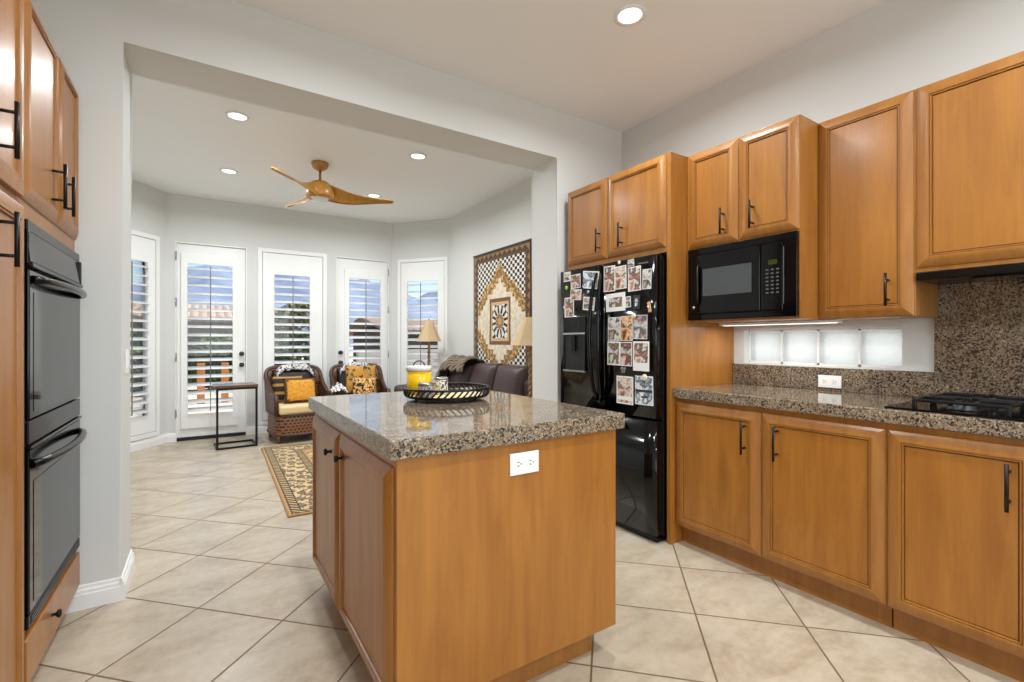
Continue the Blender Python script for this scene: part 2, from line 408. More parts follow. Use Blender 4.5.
wallseg('wall_nook_back', (FL, YF), (FR, YF), [(D1[0] - FL, D1[1] - FL, 0, ZT), (W2[0] - FL, W2[1] - FL, ZW, ZT - .03), (D2[0] - FL, D2[1] - FL, 0, ZT)])
LF = math.hypot(FL - NL, YF - YB)
WF = (.155, .875)   # measured from the far-wall corner
_, angL, _ = wallseg('wall_nook_bay_left', (NL, YB), (FL, YF), [(LF - WF[1], LF - WF[0], ZW, ZT - .03)])
_, angR, _ = wallseg('wall_nook_bay_right', (FR, YF), (XR, YB), [(WF[0], WF[1], ZW, ZT - .03)])

def board(name, p0, p1, h=.105, d=.016):
    """skirting board with a stepped top, room on the right of p0->p1"""
    p0 = Vector(p0); p1 = Vector(p1); L = (p1 - p0).length; ang = math.atan2(p1.y - p0.y, p1.x - p0.x)
    prof = [(0, 0), (-d, 0), (-d, h * .62), (-d * .8, h * .66), (-d * .8, h * .78), (-d * .45, h * .84), (-d * .4, h * .96), (-d * .1, h), (0, h)]
    b = MB(); vs = b.grid([[(0, y, z) for y, z in prof], [(L, y, z) for y, z in prof]], 'white_trim', smooth=False)
    b.cap(vs[0], 'white_trim'); b.cap(vs[1][::-1], 'white_trim')
    o = b.obj(name); o.location = (p0.x, p0.y, 0); o.rotation_euler = (0, 0, ang); return struct(o)
board('baseboard_kitchen', (-.6, YH0), (OX0, YH0)); board('baseboard_jamb', (OX0, YH0 - .016), (OX0, YH1 + .016))
board('baseboard_nook_left', (NL, YH1), (NL, YB)); board('baseboard_bay_left', (NL, YB), (FL, YF)); board('baseboard_bay_right', (FR, YF), (XR, YB))
board('baseboard_back_left', (FL, YF), (D1[0], YF)); board('baseboard_back_middle', (D1[1], YF), (D2[0], YF)); board('baseboard_back_right', (D2[1], YF), (FR, YF))
board('baseboard_nook_right', (XR, YB), (XR, YH1))

# ---------------------------------------------------------------- shutters, windows, doors
def louvers(x0, x1, z0, z1, y, tilt=8, pitch=.1, chord=.108, m='shutter_white'):
    b = MB(); n = max(1, round((z1 - z0) / pitch)); pitch = (z1 - z0) / n
    for i in range(n):
        z = z0 + pitch * (i + .5); prof = []
        for k in range(12):
            a = 2 * PI * k / 12; yy = math.cos(a) * chord / 2; zz = math.sin(a) * .0075
            ct, st = math.cos(math.radians(tilt)), math.sin(math.radians(tilt))
            prof.append((yy * ct - zz * st, yy * st + zz * ct))
        rows = [[(x, y + p[0], z + p[1]) for p in prof] for x in (x0, x1)]
        vs = b.grid(rows, m, closed_v=True); b.cap(vs[0], m); b.cap(vs[1], m)
    return b
def shutter(par, x0, x1, z0, z1, lx0, lx1, lz0, lz1, y, th=.03, tilt=20):
    """framed louvred panel; local: room side is -y"""
    b = MB()
    b.box(x0, lx0, y - th, y, z0, z1, 'shutter_white', .003); b.box(lx1, x1, y - th, y, z0, z1, 'shutter_white', .003)
    b.box(lx0 - .004, lx1 + .004, y - th + .001, y - .001, lz1, z1, 'shutter_white', .003); b.box(lx0 - .004, lx1 + .004, y - th + .001, y - .001, z0, lz0, 'shutter_white', .003)
    f = b.obj('shutter_frame', par)
    louvers(lx0 + .002, lx1 - .002, lz0 + .004, lz1 - .004, y - th / 2, tilt).obj('louvers', par)
    r = MB(); r.box((lx0 + lx1) / 2 - .005, (lx0 + lx1) / 2 + .005, y - th / 2 - .066, y - th / 2 - .056, lz0 + .03, lz1 - .03, 'button_grey', .002); r.obj('tilt_rod', par)
    return f
def window(name, loc, ang, x0, x1, z0, z1, label, lx, lz, casing=True):
    w = sthing(name, loc, ang)
    b = MB()   # casing and jamb frame
    c = .05
    for (a0, a1, c0, c1) in ((x0 - c, x0, z0 - c, z1 + c), (x1, x1 + c, z0 - c, z1 + c)): b.box(a0, a1, -.012, .0, c0, c1, 'white_trim', .003)
    b.box(x0, x1, -.012, 0, z1, z1 + c, 'white_trim', .003); b.box(x0, x1, -.02, 0, z0 - c, z0, 'white_trim', .003)
    b.obj('casing', w)
    f = MB(); t = .035
    f.box(x0, x0 + t, .06, .12, z0, z1, 'white_trim'); f.box(x1 - t, x1, .06, .12, z0, z1, 'white_trim')
    f.box(x0 + t, x1 - t, .06, .12, z1 - t, z1, 'white_trim'); f.box(x0 + t, x1 - t, .06, .12, z0, z0 + t, 'white_trim')
    f.obj('window_frame', w)
    g = MB(); g.box(x0 + t, x1 - t, .088, .092, z0 + t, z1 - t, 'window_glass'); g.obj('pane', w)
    s = thing('window_shutter', label, 'shutter', loc, ang, 'white louvred shutters of the nook')
    shutter(s, x0 + .006, x1 - .006, z0 + .006, z1 - .006, lx[0], lx[1], lz[0], lz[1], .022)
    return w
window('window_1', (NL, YB, 0), angL, LF - WF[1], LF - WF[0], ZW, ZT - .03, 'white louvred shutter in the angled window left of the glazed door', (LF - WF[1] + .11, LF - WF[0] - .11), (.36, 2.07))
window('window_2', (0, YF, 0), 0, W2[0], W2[1], ZW, ZT - .03, 'white louvred shutter in the window between the two glazed doors', (.77, 1.20), (.36, 2.06))
window('window_3', (FR, YF, 0), angR, WF[0], WF[1], ZW, ZT - .03, 'white louvred shutter in the angled window beside the wall quilt corner', (WF[0] + .11, WF[1] - .11), (.36, 2.06))
def patio_door(name, x0, x1, lx, lz, knob_x, hinge_x):
    w = sthing(name, (0, YF, 0)); b = MB()
    t = .012
    b.box(x0, x0 + t, -.006, .10, 0, ZT, 'white_trim'); b.box(x1 - t, x1, -.006, .10, 0, ZT, 'white_trim'); b.box(x0 + t, x1 - t, -.006, .10, ZT - t, ZT, 'white_trim')
    b.obj('door_frame', w)
    b = MB(); b.box(x0 + t, x1 - t, -.012, .10, 0, .035, 'rubber', .003); b.obj('threshold', w)
    X0, X1, Z0, Z1 = x0 + t + .004, x1 - t - .004, .038, ZT - t - .004
    b = MB(); g0, g1, h0, h1 = lx[0] - .02, lx[1] + .02, lz[0] - .03, lz[1] + .03
    for a in ((X0, g0, Z0, Z1), (g1, X1, Z0, Z1), (g0, g1, Z0, h0), (g0, g1, h1, Z1)): b.box(a[0], a[1], .02, .064, a[2], a[3], 'white_trim')
    s = b.obj('door_slab', w)
    g = MB(); g.box(g0, g1, .042, .046, h0, h1, 'window_glass'); g.obj('pane', s)
    shutter(s, lx[0] - .065, lx[1] + .065, lz[0] - .17, lz[1] + .12, lx[0], lx[1], lz[0], lz[1], .02, .028)
    k = MB(); my = Matrix.Rotation(PI / 2, 4, 'X')
    for z in (1.03, .89):
        k.lathe([(0, 0), (.028, 0), (.028, .008), (.01, .012), (.01, .03), (.024, .036), (.026, .05), (.016, .06), (0, .062)], 'bronze', 16, mtx=Matrix.Translation((knob_x, .02, z)) @ my)
    k.obj('door_knob', s)
    h = MB()
    for z in (.28, .95, 1.6, 2.15): h.lathe([(0, 0), (.008, 0), (.008, .1), (0, .1)], 'chrome', 10, c=(hinge_x, -.014, z))
    h.obj('hinges', w)
    return w
patio_door('door_1', D1[0], D1[1], (-.165, .30), (.31, 2.12), .40, D1[0] + .006)
patio_door('door_2', D2[0], D2[1], (1.72, 2.165), (.31, 2.08), 1.605, D2[1] - .006)

# glass block window in the right wall
w = sthing('window_4', (XR, 0, 0))
fr = MB(); fr.box(.06, .13, GB[0], GB[1], GB[2], GB[2] + .012, 'white_trim'); fr.box(.06, .13, GB[0], GB[1], GB[3] - .012, GB[3], 'white_trim')
n = 4; Lg = (GB[1] - .0 - GB[0])
for i in range(n + 1): yy = GB[0] + Lg * i / n; fr.box(.06, .13, max(GB[0], yy - .006), min(GB[1], yy + .006), GB[2], GB[3], 'white_trim')
fr.obj('grout_frame', w)
for i in range(n):
    g = MB(); g.box(.066, .124, GB[0] + Lg * i / n + .006, GB[0] + Lg * (i + 1) / n - .006, GB[2] + .012, GB[3] - .012, 'glass_block', .004); g.obj('glass_block', w)

# ---------------------------------------------------------------- cabinets
def panel_door(x0, x1, z0, z1, y=0.0, th=.02, fw=.058, edge=.12):
    """door whose back is at y and whose face looks to -y"""
    b = MB()
    rings = [(0, 0), (0, -th * edge), (.003, -th * (edge + (1 - edge) * .2)), (.014, -th * (edge + (1 - edge) * .53)), (.028, -th * (edge + (1 - edge) * .85)), (.036, -th * .97), (.041, -th), (fw - .013, -th), (fw - .0115, -th * .80), (fw - .010, -th * .80), (fw - .008, -th * .86), (fw - .005, -th * .86), (fw - .0035, -th * .50), (fw - .0015, -th * .50), (fw, -th * .56)]
    rows = []
    for ins, yy in rings:
        rows.append([(x0 + ins, y + yy, z0 + ins), (x1 - ins, y + yy, z0 + ins), (x1 - ins, y + yy, z1 - ins), (x0 + ins, y + yy, z1 - ins)])
    vs = [[b.bm.verts.new(p) for p in r] for r in rows]
    for i in range(len(vs) - 1):
        m = 'glaze' if i in (8, 12, 13) else 'maple_end' if i < 8 else 'maple'
        for j in range(4): b.cap([vs[i][j], vs[i][(j + 1) % 4], vs[i + 1][(j + 1) % 4], vs[i + 1][j]], m)
    b.cap(vs[-1], 'maple'); b.cap(vs[0][::-1], 'maple')
    return b
def bar_handle(par, x, z0, z1, y=-.02, r=.0058, out=.032):
    b = MB(); yo = y - out; y += .010
    b.tube([(x, yo, z0), (x, yo, z1)], r, 'black_metal', 10)
    for z in (z0 + .03, z1 - .03): b.tube([(x, y + .004, z), (x, yo, z)], r * .85, 'black_metal', 8)
    return b.obj('handle', par)
def knob(par, x, z, y=-.02):
    b = MB(); b.lathe([(0, 0), (.009, 0), (.006, .006), (.005, .014), (.012, .019), (.0155, .024), (.012, .03), (0, .031)], 'black_metal', 16, mtx=Matrix.Translation((x, y + .004, z)) @ Matrix.Rotation(PI / 2, 4, 'X'))
    return b.obj('knob', par)
def cabinet(label, loc, rz, W, z0, z1, depth, doors, toe=None, group=None, name='cabinet', cut=None):
    """local x: left to right seen from the front, y: into the cabinet; doors=(x0,x1,z0,z1,kind,hx,hz0,hz1)"""
    t = thing(name, label, 'cabinet', (loc[0], loc[1], 0), rz, group)
    b = MB()
    if cut is None: b.box(0, W, 0, depth, z0, z1, 'maple_end', .0015)
    else: cut(b)
    b.obj('body', t)
    if toe is not None:
        b = MB(); b.box(.002, W - .002, toe, depth, 0, z0, 'maple_end'); b.obj('toe_kick', t)
    for d in doors:
        kind = d[4]
        if kind == 'plain':
            q = MB(); q.box(d[0], d[1], -.018, 0, d[2], d[3], 'maple', .004); o = q.obj('drawer', t)
        else: o = panel_door(d[0], d[1], d[2], d[3], edge=.7 if name == 'pantry_cabinet' else .12).obj('door', t)
        if d[5] is not None:
            if kind in ('knob', 'plain'): knob(o, d[5], d[6], -.018 if kind == 'plain' else -.02)
            else: bar_handle(o, d[5], d[6], d[7], out=.027 if name in ('oven_cabinet', 'pantry_cabinet') else .032)
    return t
RZ = -PI / 2   # right wall units face -X ; local x -> -Y
XF = 2.33
DB = XR - XF - .002
cabinet('lower cabinet with two doors next to the refrigerator, under the granite worktop', (XF, 1.810), RZ, 1.025, .11, .857, DB,
        [(.003, .508, .115, .832, 'bar', .432, .615, .785), (.514, 1.022, .115, .832, 'bar', .594, .615, .785)], toe=.06, name='lower_cabinet')
cabinet('lower cabinet under the black gas cooktop, at the right edge of the view', (XF, .783), RZ, .88, .11, .857, DB,
        [(.005, .430, .115, .832, 'bar', .352, .610, .772), (.436, .875, .115, .832, 'bar', .52, .610, .772)], toe=.06, name='lower_cabinet')
cabinet('lower cabinet to the right of the cooktop cabinet', (XF, -.099), RZ, .5, .11, .857, DB, [(.003, .497, .115, .832, 'bar', .07, .61, .772)], toe=.06, name='lower_cabinet')
# worktop along the right wall
b = MB(); b.box(2.30, XR - .001, -.60, 1.810, .858, .915, 'granite', .006); tag(b.obj('worktop'), 'long polished brown granite worktop on the lower cabinets along the right wall', 'countertop')
b = MB(); b.box(XR - .022, XR - .001, .79, 1.809, .9155, 1.042, 'granite_splash', .002); b.box(XR - .022, XR - .001, -.60, .79, .9155, 1.49, 'granite_splash', .002)
tag(b.obj('backsplash'), 'speckled brown granite backsplash standing on the long worktop, taller behind the cooktop', 'backsplash')
# uppers
UZ1 = 2.297
fcab = cabinet('tall refrigerator cabinet with two doors above the black refrigerator and a full-height side panel', (2.284, 2.742), RZ, .900, 1.715, UZ1, XR - 2.284 - .002,
        [(.004, .415, 1.745, UZ1 - .004, 'bar', .353, 1.797, 1.953), (.421, .898, 1.745, UZ1 - .004, 'bar', .560, 1.797, 1.953)], name='refrigerator_cabinet')
b = MB(); b.box(.902, .930, .0, XR - 2.284 - .002, 0, UZ1, 'maple', .0015); b.obj('side_panel', fcab)
def mw_body(b):
    D = XR - 2.437 - .002; W = .642
    b.box(0, W, 0, D, 1.725, UZ1, 'maple_end', .0015); b.box(0, .018, 0.0005, D, 1.30, 1.725, 'maple_end'); b.box(W - .018, W, 0.0005, D, 1.30, 1.725, 'maple_end')
    b.box(.018, W - .018, 0.0005, D, 1.30, 1.316, 'maple_end'); b.box(.018, W - .018, D - .01, D, 1.316, 1.725, 'maple_end')
cabinet('wall cabinet with two short doors above the microwave', (2.437, 1.811), RZ, .642, 1.30, UZ1, .48,
        [(.012, .325, 1.737, UZ1 - .004, 'bar', .246, 1.78, 1.925), (.331, .639, 1.737, UZ1 - .004, 'bar', .414, 1.78, 1.925)], name='wall_cabinet', cut=mw_body)
cabinet('wall cabinet with one tall door right of the microwave', (2.62, 1.168), RZ, .392, 1.30, UZ1, XR - 2.622,
        [(.0, .386, 1.303, UZ1 - .004, 'bar', .298, 1.348, 1.496)], name='wall_cabinet')
cabinet('wall cabinet with a large door above the black range hood', (2.62, .775), RZ, .90, 1.49, UZ1, XR - 2.622,
        [(.003, .447, 1.508, UZ1 - .004, 'none', None, 0, 0), (.453, .897, 1.508, UZ1 - .004, 'none', None, 0, 0)], name='wall_cabinet')
b = MB(); b.box(2.607, XR - .024, -.12, .773, 1.452, 1.489, 'black_appliance', .004); b.box(2.64, XR - .06, -.06, .60, 1.446, 1.453, 'black_gloss', .002)
tag(b.obj('range_hood'), 'slim black range hood under the large wall cabinet above the cooktop', 'range hood')
# tall units on the left (face +X): local x -> +Y
XLF = -.477; DL = XLF - XL - .002
def oven_body(b):
    W = .755
    b.box(0, W, 0, DL, 1.575, UZ1, 'maple_end', .0015); b.box(0, .012, 0, DL, .11, 1.575, 'maple_end'); b.box(W - .012, W, 0, DL, .11, 1.575, 'maple_end')
    b.box(.012, W - .012, 0, DL, .11, .286, 'maple_end'); b.box(.012, W - .012, DL - .01, DL, .286, 1.575, 'maple_end')
cabinet('tall oven cabinet built around the black double oven, with two doors above it', (XLF, 2.040), PI / 2, .755, .11, UZ1, DL,
        [(.004, .410, 1.632, UZ1 - .004, 'bar', .329, 1.679, 1.843), (.416, .751, 1.632, UZ1 - .004, 'bar', .463, 1.679, 1.834), (.004, .751, .115, .262, 'plain', .29, .205, 0)], toe=.07, name='oven_cabinet', cut=oven_body)
cabinet('tall pantry cabinet at the left edge of the view, nearest the camera', (XLF, 1.13), PI / 2, .908, .11, UZ1, DL,
        [(.004, .45, 1.632, UZ1 - .004, 'bar', .38, 1.70, 1.885), (.456, .904, 1.632, UZ1 - .004, 'bar', .70, 1.69, 1.846),
         (.004, .45, .115, 1.60, 'bar', .38, 1.40, 1.56), (.456, .904, .115, 1.60, 'bar', .70, 1.393, 1.544)], toe=.07, name='pantry_cabinet')

# ---------------------------------------------------------------- double oven
ov = thing('double_oven', 'black built-in double oven in the tall cabinet on the left', 'oven', (XLF, 2.040 + .0140, 0), PI / 2)
W = .728
b = MB(); b.box(.001, W - .001, .0, .50, .289, 1.573, 'black_appliance'); b.obj('body', ov)
b = MB(); b.box(0, W, -.018, -.001, 1.535, 1.570, 'black_appliance', .003)
vs = b.grid([[(.0, -.016, 1.535), (W, -.016, 1.535)], [(.0, -.024, 1.44), (W, -.024, 1.44)], [(0, -.001, 1.44), (W, -.001, 1.44)]], 'black_gloss', smooth=False)
b.box(0, .02, -.020, -.001, 1.425, 1.535, 'black_appliance', .003); b.box(W - .02, W, -.026, -.001, 1.425, 1.535, 'black_appliance', .003); b.box(0, W, -.030, -.001, 1.422, 1.436, 'black_appliance', .003)
b.obj('control_panel', ov)
def ovendoor(z0, z1, wz0, wz1, hz):
    b = MB(); b.box(0.004, W - .004, -.021, -.001, z0, z1, 'black_gloss', .004)
    b.box(.045, W - .045, -.0225, -.020, wz0, wz1, 'oven_glass'); d = b.obj('oven_door', ov)
    h = MB(); pts = []
    for k in range(17):
        u = k / 16; bow = math.sin(PI * u) ** .5 if 0 < u < 1 else 0
        pts.append((.03 + (W - .06) * u, -.019 - .046 * bow, hz))
    h.tube(pts, .0135, 'black_appliance', 10); h.obj('handle', d)
ovendoor(.945, 1.415, .965, 1.345, 1.385)
b = MB(); b.box(0, W, -.020, -.001, .865, .938, 'black_appliance', .003); b.box(.0, W, -.026, -.001, .852, .862, 'black_gloss', .002); b.obj('vent_panel', ov)
ovendoor(.335, .848, .36, .745, .80)
b = MB(); b.box(0, W, -.020, -.001, .290, .330, 'black_appliance', .004)
for k in range(3): b.box(.02, W - .02, -.022, -.019, .298 + k * .010, .302 + k * .010, 'black_gloss')
b.obj('bottom_trim', ov)

# ---------------------------------------------------------------- microwave
mw = thing('microwave', 'black built-in microwave oven with trim frame below the short wall cabinet', 'microwave', (2.437, 1.797 - .0185, 0), RZ)
W = .591
b = MB(); b.box(0.001, W - .001, .001, .40, 1.318, 1.7225, 'black_appliance'); b.obj('body', mw)
b = MB(); b.box(-.014, W + .014, -.022, -.0005, 1.312, 1.345, 'black_gloss', .003); b.box(-.014, W + .014, -.022, -.0005, 1.69, 1.728, 'black_gloss', .003)
b.box(-.014, .052, -.022, -.0005, 1.345, 1.69, 'black_gloss', .003); b.box(W - .05, W + .014, -.022, -.0005, 1.345, 1.69, 'black_gloss', .003); b.obj('trim_frame', mw)
b = MB(); b.box(.050, .425, -.030, -.001, 1.347, 1.688, 'black_gloss', .004); b.box(.092, .382, -.0312, -.029, 1.447, 1.602, 'mw_glass'); d = b.obj('microwave_door', mw)
h = MB(); h.tube([(.066, -.030, 1.40), (.066, -.044, 1.42), (.066, -.046, 1.52), (.066, -.044, 1.61), (.066, -.030, 1.63)], .008, 'black_appliance', 8); h.obj('handle', d)
b = MB(); b.box(.43, W - .052, -.027, -.001, 1.347, 1.688, 'black_gloss', .004); b.box(.543, .546, -.0285, -.026, 1.375, 1.66, 'key_grey')
pp = b.obj('control_panel', mw)
b = MB(); b.box(.468, .512, -.0282, -.0265, 1.578, 1.602, 'display_green'); b.obj('display', pp)
b = MB()
for r in range(7):
    for c_ in range(3): b.box(.456 + c_ * .026, .456 + c_ * .026 + .013, -.0282, -.0265, 1.432 + r * .0195, 1.432 + r * .0195 + .007, 'key_grey')
b.obj('keypad', pp)
b = MB(); b.lathe([(0, 0), (.011, 0), (.009, .003), (0, .004)], 'chrome', 16, mtx=Matrix.Translation((.025, -.0215, 1.385)) @ Matrix.Rotation(PI / 2, 4, 'X')); b.obj('emblem', mw)
# lamp under the wall cabinets
lt = thing('under_cabinet_light', 'slim white light strip fixed under the microwave cabinet', 'light', (2.66, 0, 0))
b = MB(); b.box(0, .06, 1.10, 1.75, 1.284, 1.299, 'white_trim', .003); b.obj('housing', lt)
b = MB(); b.box(.008, .052, 1.12, 1.73, 1.281, 1.2845, 'strip_glow'); b.obj('diffuser', lt)
ld = bpy.data.lights.new('strip_lamp', 'AREA'); ld.shape = 'RECTANGLE'; ld.size = .05; ld.size_y = .6; ld.energy = 2.6; ld.color = (1, .99, .98)
lo = bpy.data.objects.new('strip_lamp', ld); col.objects.link(lo); lo.location = (2.69, 1.42, 1.278)

# ---------------------------------------------------------------- refrigerator
FX = 2.20
fg = thing('refrigerator', 'black refrigerator covered in photographs and magnets, with an ice dispenser', 'refrigerator', (FX, 2.725, 0), RZ)
W = .872; ZF0, ZF1, ZS = .035, 1.70, .725
b = MB(); b.box(0.004, W - .004, .075, .69, .03, 1.69, 'black_appliance', .006); b.obj('body', fg)
b = MB(); b.box(.012, W - .012, .03, .10, .006, .032, 'black_appliance'); b.obj('base_grille', fg)
split = .415
def fdoor(x0, x1, z0, z1, name):
    b = MB(); n = 10; rows = []
    for k in range(n + 1):
        u = k / n; x = x0 + (x1 - x0) * u; bow = -.010 * math.sin(PI * u); rows.append((x, bow))
    prof = []
    b.box(x0, x1, .012, .068, z0, z1, 'black_gloss', .008)
    g = MB(); g.grid([[(x, yb, z0 + .006) for x, yb in rows], [(x, yb, z1 - .006) for x, yb in rows]], 'black_gloss')
    # front skin joined to the slab
    b2 = bmesh.new()
    b.merge(g.bm, 'black_gloss', True)
    v = b.grid([[(x0, 0, z0 + .006), (x0, 0, z1 - .006)], [(x0 + .0, .02, z0 + .006), (x0 + .0, .02, z1 - .006)]], 'black_gloss')
    v = b.grid([[(x1, 0, z0 + .006), (x1, 0, z1 - .006)], [(x1, .02, z0 + .006), (x1, .02, z1 - .006)]], 'black_gloss')
    for z in (z0 + .006, z1 - .006):
        v = b.grid([[(x, yb, z) for x, yb in rows], [(x, .02, z) for x, yb in rows]], 'black_gloss', smooth=False)
    b2.free()
    return b.obj(name, fg)
dl = fdoor(.0, split - .003, ZS + .006, ZF1, 'left_door'); dr = fdoor(split + .003, W, ZS + .006, ZF1, 'right_door'); dd = fdoor(0, W, .045, ZS - .004, 'freezer_drawer')
def fhandle(x, par, s):
    b = MB(); pts = []
    for k in range(15):
        u = k / 14; z = .80 + .84 * u; y = -.012 - .05 * math.sin(PI * u) ** .6 if 0 < u < 1 else -.004
        pts.append((x + s * .016 * (1 - math.sin(PI * u)), y, z))
    b.tube(pts, .0125, 'black_gloss', 10); b.obj('handle', par)
fhandle(split - .04, dl, 1); fhandle(split + .04, dr, -1)
b = MB(); b.box(.22, W - .22, -.022, -.006, ZS - .055, ZS - .040, 'black_appliance', .004); b.obj('handle', dd)
# ice and water dispenser
b = MB(); x0, x1, z0, z1 = .055, .285, .985, 1.36
b.box(x0, x1, -.016, -.009, 1.24, z1, 'black_gloss', .002)
b.box(x0, x0 + .012, -.018, -.008, z0, 1.24, 'black_gloss', .002); b.box(x1 - .012, x1, -.018, -.008, z0, 1.24, 'black_gloss', .002)
b.box(x0, x1, -.024, -.008, z0 - .012, z0, 'button_grey', .003); b.box(x0, x1, -.021, -.008, 1.235, 1.248, 'chrome', .002)
b.box(x0 + .012, x1 - .012, -.0125, -.0095, z0, 1.235, 'rubber_black'); d = b.obj('dispenser', dl)
b = MB(); b.box(.15, .19, -.03, -.012, 1.12, 1.23, 'black_appliance', .004); b.obj('paddle', d)
b = MB()
for i in range(9): b.box(.735 + i * .010, .741 + i * .010, -.0075, -.004, 1.652, 1.659, 'button_grey')
b.obj('badge', dr)

F_, c_, s_ = 473.5, math.cos(YAW), math.sin(YAW)
def door_yz(u, v, X=2.19):
    """where a point of the refrigerator front lies on the door plane"""
    r = (u - 512) / F_; dx = r * c_ + s_; tt = X / dx
    return (tt * (c_ - r * s_), 1.19 + tt * (-(v - 341) / F_))
# measured positions on the door (u0,u1,v0,v1), tilt, print, border, label
photos = [
 (603.5, 614.8, 266, 291.6, 1, 4, .06, 'tall photo of a person, leftmost in the top row of the right refrigerator door'),
 (615.2, 626.6, 266, 289, -1, 1, .05, 'warm toned portrait photo, second in the top row of the right door'),
 (628, 641, 266.6, 291, -1, 4, .05, 'tall pale photo, third in the top row of the right door'),
 (642, 651, 269, 289, 2, 3, .06, 'narrow photo at the right end of the top row of the right door'),
 (628, 634.2, 259.5, 266.3, -3, 3, .05, 'tiny grey photo above the third photo of the right door top row'),
 (606, 625.2, 293.2, 311.3, -1, 2, .16, 'wide white bordered photo of a garden scene below the top row of the right door'),
 (625.6, 631, 296.5, 307.4, -3, 2, .1, 'small yellowish photo right of the wide white bordered photo'),
 (633, 640, 295, 309, 2, 5, .3, 'small dark framed picture with a pale bottle shape in the middle of the right door'),
 (608, 620.4, 317.3, 340.6, 0, 3, .04, 'grey and white portrait photo, left one in the middle row of the right door'),
 (621, 632.8, 316, 340.8, 0, 7, .03, 'orange brown photo in the center of the middle row of the right door'),
 (633.2, 647, 315, 339, 1, 0, .03, 'photo of a couple in dark clothes, right end of the middle row'),
 (607.5, 619.8, 341.4, 365, 1, 2, .07, 'white bordered photo with small pictures, left one in the fourth row of the right door'),
 (620.2, 632.2, 342, 366, 0, 6, .05, 'photo of a person in red, center of the fourth row of the right door'),
 (632.8, 649, 341.4, 371, 0, 4, .08, 'instant photo with a wide blank lower border in the fourth row of the right door'),
 (616.8, 633.3, 376.2, 404, 0, 1, .06, 'card with a round portrait, left one in the bottom row of the right door'),
 (634.3, 652.8, 376, 405, -1, 5, .04, 'pale landscape photo with dark figures, right one in the bottom row of the right door'),
 (563.6, 570.2, 272, 281.5, 0, 3, .1, 'small grey photo at the top left of the left door'),
 (571, 580.6, 274.5, 288.4, -2, 4, .05, 'photo of several faces near the top of the left door'),
 (570.5, 581.5, 289.4, 300, 4, 1, .03, 'brown photo of a pet below the photo of several faces'),
 (582, 598.2, 271.2, 288.6, 8, 5, .05, 'tilted pale blue photo at the top right of the left door'),
 (564.5, 573.8, 297.5, 317.6, 0, 4, .08, 'tall pale photo on the left side of the left door above the dispenser'),
 (583, 594.6, 297, 310.4, 7, 3, .08, 'tilted black and white couple photo beside the left handle'),
]
for i, (u0, u1, v0, v1, tl, pr, bd, lab) in enumerate(photos):
    ya, za = door_yz(u0, (v0 + v1) / 2); yb, zb = door_yz(u1, (v0 + v1) / 2); uc = (u0 + u1) / 2
    yc, zt = door_yz(uc, v0); _, zb2 = door_yz(uc, v1)
    w = abs(ya - yb); h = zt - zb2
    onleft = u1 < 600
    xs = (.415 - .003) if onleft else W - split - .003
    lx = 2.725 - yc; uu = (lx / (split - .003)) if onleft else ((lx - split - .003) / (W - split - .003))
    X = FX - .010 * math.sin(PI * min(max(uu, 0), 1)) - .0022 - (.0006 * (i % 2))
    b = MB(); b.box(-w / 2, w / 2, -.0004, .0004, -h / 2, h / 2, 'paper_white' if i != 7 else 'slot_dark')
    k = bd * w; lowb = h * .28 if i in (13, 14) else k
    b.box(-w / 2 + k, w / 2 - k, -.0007, -.0003, -h / 2 + lowb, h / 2 - k, PH[pr])
    if i == 14: b.box(-w / 2 + k, w / 2 - k, -.0007, -.0003, -h / 2 + k, -h / 2 + h * .14, PH[1])
    if i == 15: b.box(-w / 2 + k, w / 2 - k, -.0009, -.0006, -h * .06, h * .02, 'slot_dark'); b.box(-w * .15, w * .2, -.0009, -.0006, -h * .26, -h * .2, 'slot_dark')
    o = b.obj('photo_print'); o.location = (X, yc, (zt + zb2) / 2); o.rotation_euler = (0, math.radians(0), RZ)
    o.rotation_euler = (Matrix.Rotation(RZ, 4, 'Z') @ Matrix.Rotation(math.radians(tl), 4, 'Y')).to_euler()
    tag(o, lab, 'photograph', 'photos on the refrigerator')
def magnet(u, v, w, h, m, lab, kind='round'):
    y, z = door_yz(u, v); b = MB(); X = FX - .016
    if kind == 'round': b.lathe([(0, 0), (w / 2, 0), (w / 2, .003), (w / 2 * .7, .006), (0, .007)], m, 14, mtx=Matrix.Rotation(PI / 2, 4, 'X'))
    elif kind == 'pin': b.box(-w / 2, w / 2, -.008, 0, -h / 2, h / 2, m, .002); b.box(-w * .3, w * .3, -.012, -.007, -h * .1, h * .1, 'chrome', .001)
    else:
        for sx in (-1, 1): b.lathe([(0, 0), (w * .28, 0), (w * .25, .003), (0, .004)], m, 10, c=(0, 0, 0), mtx=Matrix.Translation((sx * w * .25, 0, h * .14)) @ Matrix.Rotation(PI / 2, 4, 'X')); b.lathe([(0, 0), (w * .18, 0), (w * .16, .003), (0, .004)], m, 10, mtx=Matrix.Translation((sx * w * .16, 0, -h * .24)) @ Matrix.Rotation(PI / 2, 4, 'X'))
    o = b.obj('magnet'); o.location = (FX - .0118, y, z); o.rotation_euler = (Matrix.Rotation(RZ, 4, 'Z') @ Matrix.Rotation(math.radians(-10 if kind == 'pin' else 0), 4, 'Y')).to_euler()
    tag(o, lab, 'magnet', 'magnets on the refrigerator')
magnet(619.5, 262.5, .022, .022, 'magnet_cream', 'small cream magnet at the very top of the right door')
magnet(634, 316, .034, .03, 'magnet_cream', 'round cream magnet holding the middle row of photos')
magnet(623.5, 370, .045, .045, 'tin', 'grey butterfly magnet below the fourth row of photos', 'fly')
magnet(645, 377.5, .040, .03, 'magnet_cream', 'pale magnet at the top of the bottom right landscape photo')
magnet(650, 307, .02, .062, 'pin_wood', 'wooden clothespin magnet at the right of the right door', 'pin')
